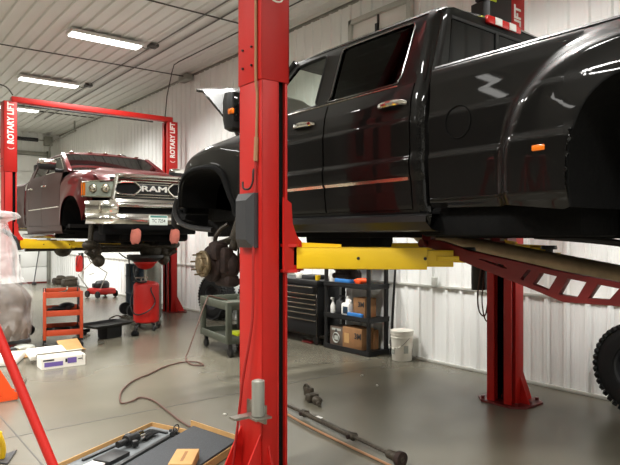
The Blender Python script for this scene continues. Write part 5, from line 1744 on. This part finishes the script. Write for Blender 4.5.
# ------------------------------------------------------------------ parts and hoses on the open floor
ds = thing('driveshaft', 'long greasy driveshaft lying on the floor to the right of the near column', 'driveshaft', (3.24, 3.7, 0))
a, b = Vector((3.33, 4.62, .05)), Vector((3.15, 2.90, .055))
ln = lambda t, dz=0: a.lerp(b, t) + Vector((0, 0, dz))
mb = MB().tube([ln(0), ln(.06), ln(.07), ln(.2), ln(.21), ln(.24), ln(.245), ln(.62), ln(.63), ln(.66), ln(.67), ln(.9), ln(.91), ln(.97), ln(1)], [.012, .012, .016, .014, .032, .032, .021, .022, .032, .034, .014, .014, .034, .038, .016], 14)
mb.build('shaft_tube', M['grease'], ds)
for t in (.225, .645):
    MB().tube([ln(t) + Vector((-.05, 0, 0)), ln(t) + Vector((.05, 0, 0))], .016, 10).build('universal_joint', M['rust'], ds)
MB().lathe([(0, -.02), (.055, -.02), (.058, 0), (.055, .02), (0, .02)], ln(.985), 'Y', 20).build('end_flange', M['rust'], ds)
MB().box(ln(.37, .029), (.03, .07, .002)).build('white_label', M['white'], ds)
tag(MB().tube(smooth([ln(.02, -.03) + Vector((-.08, 0, 0)), ln(.3, -.03) + Vector((-.11, 0, 0)), ln(.6, -.035) + Vector((-.10, 0, 0)), ln(1.0, -.04) + Vector((-.07, 0, 0))], 6), .010, 8).build('steel_rod', M['cable']), 'thin steel rod lying alongside the driveshaft', 'rod')
kj = MB().box((3.76, 4.76, .06), (.06, .12, .10), .02).box((3.69, 4.62, .045), (.13, .09, .08), .025).sphere((3.66, 4.50, .045), (.05, .06, .042), 12, 8).tube([(3.78, 4.8, .03), (3.62, 4.42, .03)], .022, 10).ring([(3.75, 4.78 + .045 * math.cos(q), .09 + .04 * math.sin(q)) for q in [k * PI / 8 for k in range(16)]], .012, 6)
tag(kj.build('yoke_coupling', M['grease']), 'small dark greasy coupling on the floor above the driveshaft', 'part')
for k, (x, y, lab) in enumerate([(4.825, 5.09, 'tiny pale scrap on the floor below the shelf unit'), (4.636, 4.65, 'tiny pale scrap on the floor further from the shelf unit'), (2.784, 4.78, 'tiny white scrap left of the near red column')]):
    tag(MB().box((x, y, .008), (.035, .02, .014), .004, Matrix.Rotation(k, 4, 'Z')).build('scrap', M['debris']), lab, 'scrap').name = 'paper_scrap'
ah = smooth([(4.55, 7.75, .69), (4.36, 7.72, .74), (4.24, 7.70, .775), (4.18, 7.68, .75), (4.02, 7.56, .56), (3.85, 7.42, .33), (3.70, 7.31, .12), (3.60, 7.21, .018), (3.50, 6.85, .016), (3.60, 6.72, .016), (3.62, 6.95, .016), (3.43, 7.03, .018), (3.15, 6.92, .016), (2.88, 6.70, .016), (2.60, 6.50, .016), (2.36, 6.20, .016), (2.22, 5.92, .016), (2.16, 5.70, .016), (2.26, 5.70, .016), (2.38, 5.78, .016), (2.44, 5.60, .016), (2.40, 5.2, .016), (2.36, 4.85, .016), (2.35, 4.62, .016)], 8)
tag(MB().tube(ah, .0095, 8).build('air_hose', M['hose']), 'reddish-brown air hose winding over the floor from the olive cart', 'hose')

# ------------------------------------------------------------------ black tool chest
tc2 = thing('tool_chest', 'black rolling tool chest with bright drawer edges left of the plastic shelf', 'tool chest', (5.80, 7.6, 0))
x0, x1, y0, y1 = 5.58, 6.02, 6.86, 8.35
mb = MB().span((x0 + .01, y0, .15), (x1, y1, .90), .008)
mb.build('chest_body', M['blk'], tc2)
mb = MB().span((x0 - .02, y0 - .015, .90), (x1, y1 + .015, .985), .02)
mb.build('chest_top', M['blk'], tc2)
zs = [(.17, .38), (.39, .475), (.485, .55), (.56, .625), (.635, .70), (.71, .775), (.785, .89)]
for k, (a, b) in enumerate(zs):
    for (p, q) in (((y0 + .02, y0 + .80), (y0 + .82, y1 - .02)) if k >= 3 else ((y0 + .02, y1 - .02),)):
        out = .06 if (k == 6 and p < 7.2) else 0
        mb = MB().span((x0 - .008 - out, p, a), (x0 + .012, q, b), .004)
        dr = mb.build('drawer', M['blk'], tc2)
        mb = MB().span((x0 - .024 - out, p + .01, b - .018), (x0 - .004 - out, q - .01, b - .002), .002)
        mb.build('drawer_pull', M['strip'], dr)
mb = MB()
for y in (y0 + .012, y1 - .012): mb.span((x0 - .006, y - .012, .12), (x0 + .006, y + .012, .90), .002)
mb.build('corner_trim', M['dkchrome'], tc2)
for sx in (x0 + .07, x1 - .07):
    for y in (y0 + .1, y1 - .1):
        MB().lathe([(0, -.02), (.06, -.02), (.065, 0), (.06, .02), (0, .02)], (sx, y, .066), 'X', 18).bar((sx, y, .1), (sx, y, .15), .05, .05).build('caster', M['blk'], tc2)
tag(MB().span((5.62, 7.05, .0), (5.74, 7.3, .03), .01).build('creeper_pad', M['dkred']), 'flat dark red pad on the floor under the tool chest', 'pad')
def put(name, label, cat, mb, m): return tag(mb.build(name, M[m]), label, cat)
put('paper_box', 'low grey case on top of the tool chest', 'case', MB().span((5.66, 7.05, .986), (5.9, 7.35, 1.05), .015), 'charcoal')
put('paper_roll', 'white roll standing on top of the tool chest', 'roll', MB().lathe([(0, .986), (.05, .986), (.055, 1.0), (.055, 1.06), (.05, 1.07), (0, 1.07)], (5.72, 7.48, 0), seg=18), 'foam')
put('cap_tin', 'small yellow cup at the right corner of the tool chest top', 'cup', MB().lathe([(0, .986), (.035, .986), (.042, 1.06), (.036, 1.06), (.03, .995), (0, .995)], (5.64, 6.92, 0), seg=16), 'yellow').name = 'parts_cup'

# ------------------------------------------------------------------ black plastic shelf unit and what stands on it
su = thing('shelf_unit', 'black plastic shelf unit against the white wall beside the white bucket', 'shelf', (5.84, 6.32, 0))
x0, x1, y0, y1 = 5.62, 6.03, 5.80, 6.77
SH = (.06, .515, .975, 1.42)
for z in SH:
    mb = MB().span((x0, y0, z - .06), (x1, y1, z - .005), .012)
    mb.span((x0, y0, z - .012), (x0 + .02, y1, z + .012), .004).span((x0, y0, z - .012), (x1, y0 + .02, z + .012), .004).span((x0, y1 - .02, z - .012), (x1, y1, z + .012), .004)
    mb.build('shelf', M['blk'], su)
for x in (x0 + .035, x1 - .035):
    for y in (y0 + .035, y1 - .035):
        mb = MB()
        for a, b in zip(SH, SH[1:]):
            mb.tube([(x, y, a - .03), (x, y, a + .05), (x, y, b - .08), (x, y, b - .03)], [.038, .031, .031, .038], 10)
        mb.build('post', M['blk'], su)
Z1, Z2, Z3 = SH[0] + .0, SH[1] + .0, SH[2] + .0
def carton(name, label, c, s, rz, z, m, print_=None):
    t = thing(name, label, 'box', (c[0], c[1], z), rz)
    R_ = Matrix.Rotation(rz, 4, 'Z')
    MB().box((c[0], c[1], z + s[2] / 2), s, .006, R_).build('box_body', M[m], t)
    if print_:
        mb = MB()
        mx = W[t.name] @ Matrix.Translation((-s[0] / 2 - .002, print_[2], s[2] * print_[3])) @ Matrix(((0, 0, -1, 0), (-1, 0, 0, 0), (0, 1, 0, 0), (0, 0, 0, 1)))
        mb.text(print_[0], print_[1], mx, .001, .03)
        mb.build('box_lettering', M['ink'], t)
    return t
b1 = carton('cardboard_box', 'cardboard box with large 3M lettering on the middle shelf', (5.805, 6.07, 0), (.22, .24, .27), 0, Z2 - .002, 'cardd', ('3M', .10, -.04, .66))
b2 = carton('cardboard_box', 'tan cardboard box with 3M lettering on the bottom shelf', (5.77, 6.17, 0), (.24, .40, .30), 0, Z1 - .002, 'cardd', ('3M', .11, -.12, .62))
MB().box((5.649, 6.28, .20), (.002, .10, .14)).build('faded_print', M['card'], b2)
b3 = carton('cardboard_box', 'grey printed cardboard box at the left of the bottom shelf', (5.80, 6.53, 0), (.26, .28, .27), 0, Z1 - .002, 'bag', ('A', .12, 0, .72))
mb = MB().ring([(5.668, 6.53 + .07 * math.cos(q), .17 + .07 * math.sin(q)) for q in [k * PI / 12 for k in range(24)]], .010, 6).box((5.668, 6.53, .17), (.004, .08, .06)).box((5.669, 6.53, .29), (.002, .2, .03))
mb.build('round_print', M['paper'], b3)
b4 = carton('cardboard_box', 'plain brown cardboard box at the right back of the bottom shelf', (5.90, 5.995, 0), (.09, .13, .27), 0, Z1 - .002, 'cardd')
# bottles
bt = thing('spray_bottle', 'white spray bottle at the left of the middle shelf', 'bottle', (5.72, 6.66, Z2))
MB().lathe([(0, 0), (.035, 0), (.038, .01), (.038, .11), (.02, .15), (.014, .17), (0, .17)], (5.72, 6.66, Z2), seg=20).build('bottle_body', M['white'], bt)
MB().lathe([(.016, .168), (.017, .2), (0, .2)], (5.72, 6.66, Z2), seg=14).box((5.71, 6.66, Z2 + .215), (.06, .025, .03), .006).build('spray_head', M['white'], bt)
jg = thing('oil_jug', 'dark grey oil jug on the middle shelf between white bottles', 'jug', (5.75, 6.51, Z2))
mb = MB().box((5.75, 6.51, Z2 + .10), (.10, .15, .2), .025).lathe([(.05, .19), (.03, .23), (.022, .245), (.022, .27), (0, .27)], (5.75, 6.52, Z2), seg=16).tube(smooth([(5.75, 6.45, Z2 + .19), (5.75, 6.43, Z2 + .25), (5.75, 6.49, Z2 + .26)], 4), .012, 8)
mb.build('jug_body', M['charcoal'], jg)
wj = thing('coolant_jug', 'white plastic jug with a blue label on the middle shelf', 'jug', (5.70, 6.32, Z2))
mb = MB().box((5.70, 6.32, Z2 + .09), (.11, .17, .18), .028).lathe([(.055, .165), (.035, .22), (.024, .235), (.024, .255), (0, .255)], (5.70, 6.30, Z2), seg=16).tube(smooth([(5.70, 6.27, Z2 + .16), (5.70, 6.24, Z2 + .21), (5.70, 6.28, Z2 + .235)], 4), .012, 8)
mb.build('jug_body', M['white'], wj)
MB().box((5.643, 6.305, Z2 + .08), (.003, .10, .10), .001).build('jug_label', M['navy'], wj, 'blue and red label')
MB().lathe([(0, .254), (.026, .254), (.026, .278), (0, .278)], (5.70, 6.30, Z2), seg=14).build('jug_cap', M['white'], wj)
put('blue_wipes_box', 'light blue packet lying at the front of the middle shelf', 'packet', MB().box((5.664, 6.12, Z2 + .030), (.045, .30, .05), .006), 'blue').name = 'wipes_packet'
put('mug', 'white cup at the left end of the top visible shelf', 'cup', MB().lathe([(0, .0), (.04, 0), (.045, .12), (.038, .12), (.034, .01), (0, .01)], (5.70, 6.66, Z3), seg=20), 'white')
put('glove_packet', 'light blue glove packet on the upper shelf', 'packet', MB().box((5.70, 6.38, Z3 + .035), (.12, .32, .068), .02, Matrix.Rotation(.05, 4, 'Z')), 'blue')
ot = thing('air_tool', 'orange hand tool lying at the right of the upper shelf', 'tool', (5.74, 6.02, Z3))
MB().tube([(5.70, 6.16, Z3 + .05), (5.74, 6.0, Z3 + .055), (5.74, 5.93, Z3 + .05)], [.03, .04, .025], 12).box((5.72, 6.09, Z3 + .03), (.08, .1, .05), .012).build('tool_body', M['hiorange'], ot)
put('spray_can', 'dark spray can in the middle of the upper shelf', 'can', MB().lathe([(0, 0), (.032, 0), (.033, .15), (.02, .17), (.015, .19), (0, .19)], (5.82, 6.2, Z3), seg=16), 'charcoal')
put('lever_bar', 'black pry bar leaning on the wall at the right end of the shelf', 'bar', MB().tube([(5.97, 5.72, .01), (6.01, 5.72, .6), (6.025, 5.68, 1.30)], [.018, .018, .014], 8), 'blk').name = 'pry_bar'

# ------------------------------------------------------------------ white bucket
bk = thing('bucket', 'white plastic bucket with a lid on the floor beside the black shelf', 'bucket', (5.87, 5.42, 0))
bx, by = 5.87, 5.42
mb = MB().lathe([(0, .002), (.128, .002), (.132, .01), (.145, .30), (.152, .302), (.153, .315), (.146, .318), (.147, .345), (.153, .347), (.153, .358), (.148, .36), (.148, .38)], (bx, by, 0), seg=40)
mb.build('bucket_body', M['bucket'], bk)
mb = MB().lathe([(.150, .372), (.155, .374), (.155, .398), (.145, .402), (.13, .394), (0, .394)], (bx, by, 0), seg=40)
mb.build('bucket_lid', M['bucket'], bk)
mb = MB().tube(smooth([(bx - .02, by + .15, .31), (bx - .12, by + .12, .22), (bx - .155, by + .02, .17), (bx - .12, by - .10, .21), (bx - .02, by - .15, .31)], 6), .004, 6)
mb.build('bucket_handle', M['steel'], bk)
MB().box((bx - .142, by + .03, .12), (.004, .05, .06)).build('bucket_print', M['paper'], bk)
MB().box((bx - .06, by - .128, .16), (.06, .004, .10), 0, Matrix.Rotation(-.43, 4, 'Z')).build('bucket_print', M['paper'], bk)
# outlet and cord on the right wall
tag(MB().box((XR - .05, 5.0, 1.06), (.03, .08, .12), .006).build('wall_outlet', M['trimw']), 'small wall outlet above the rail near the white bucket', 'outlet')
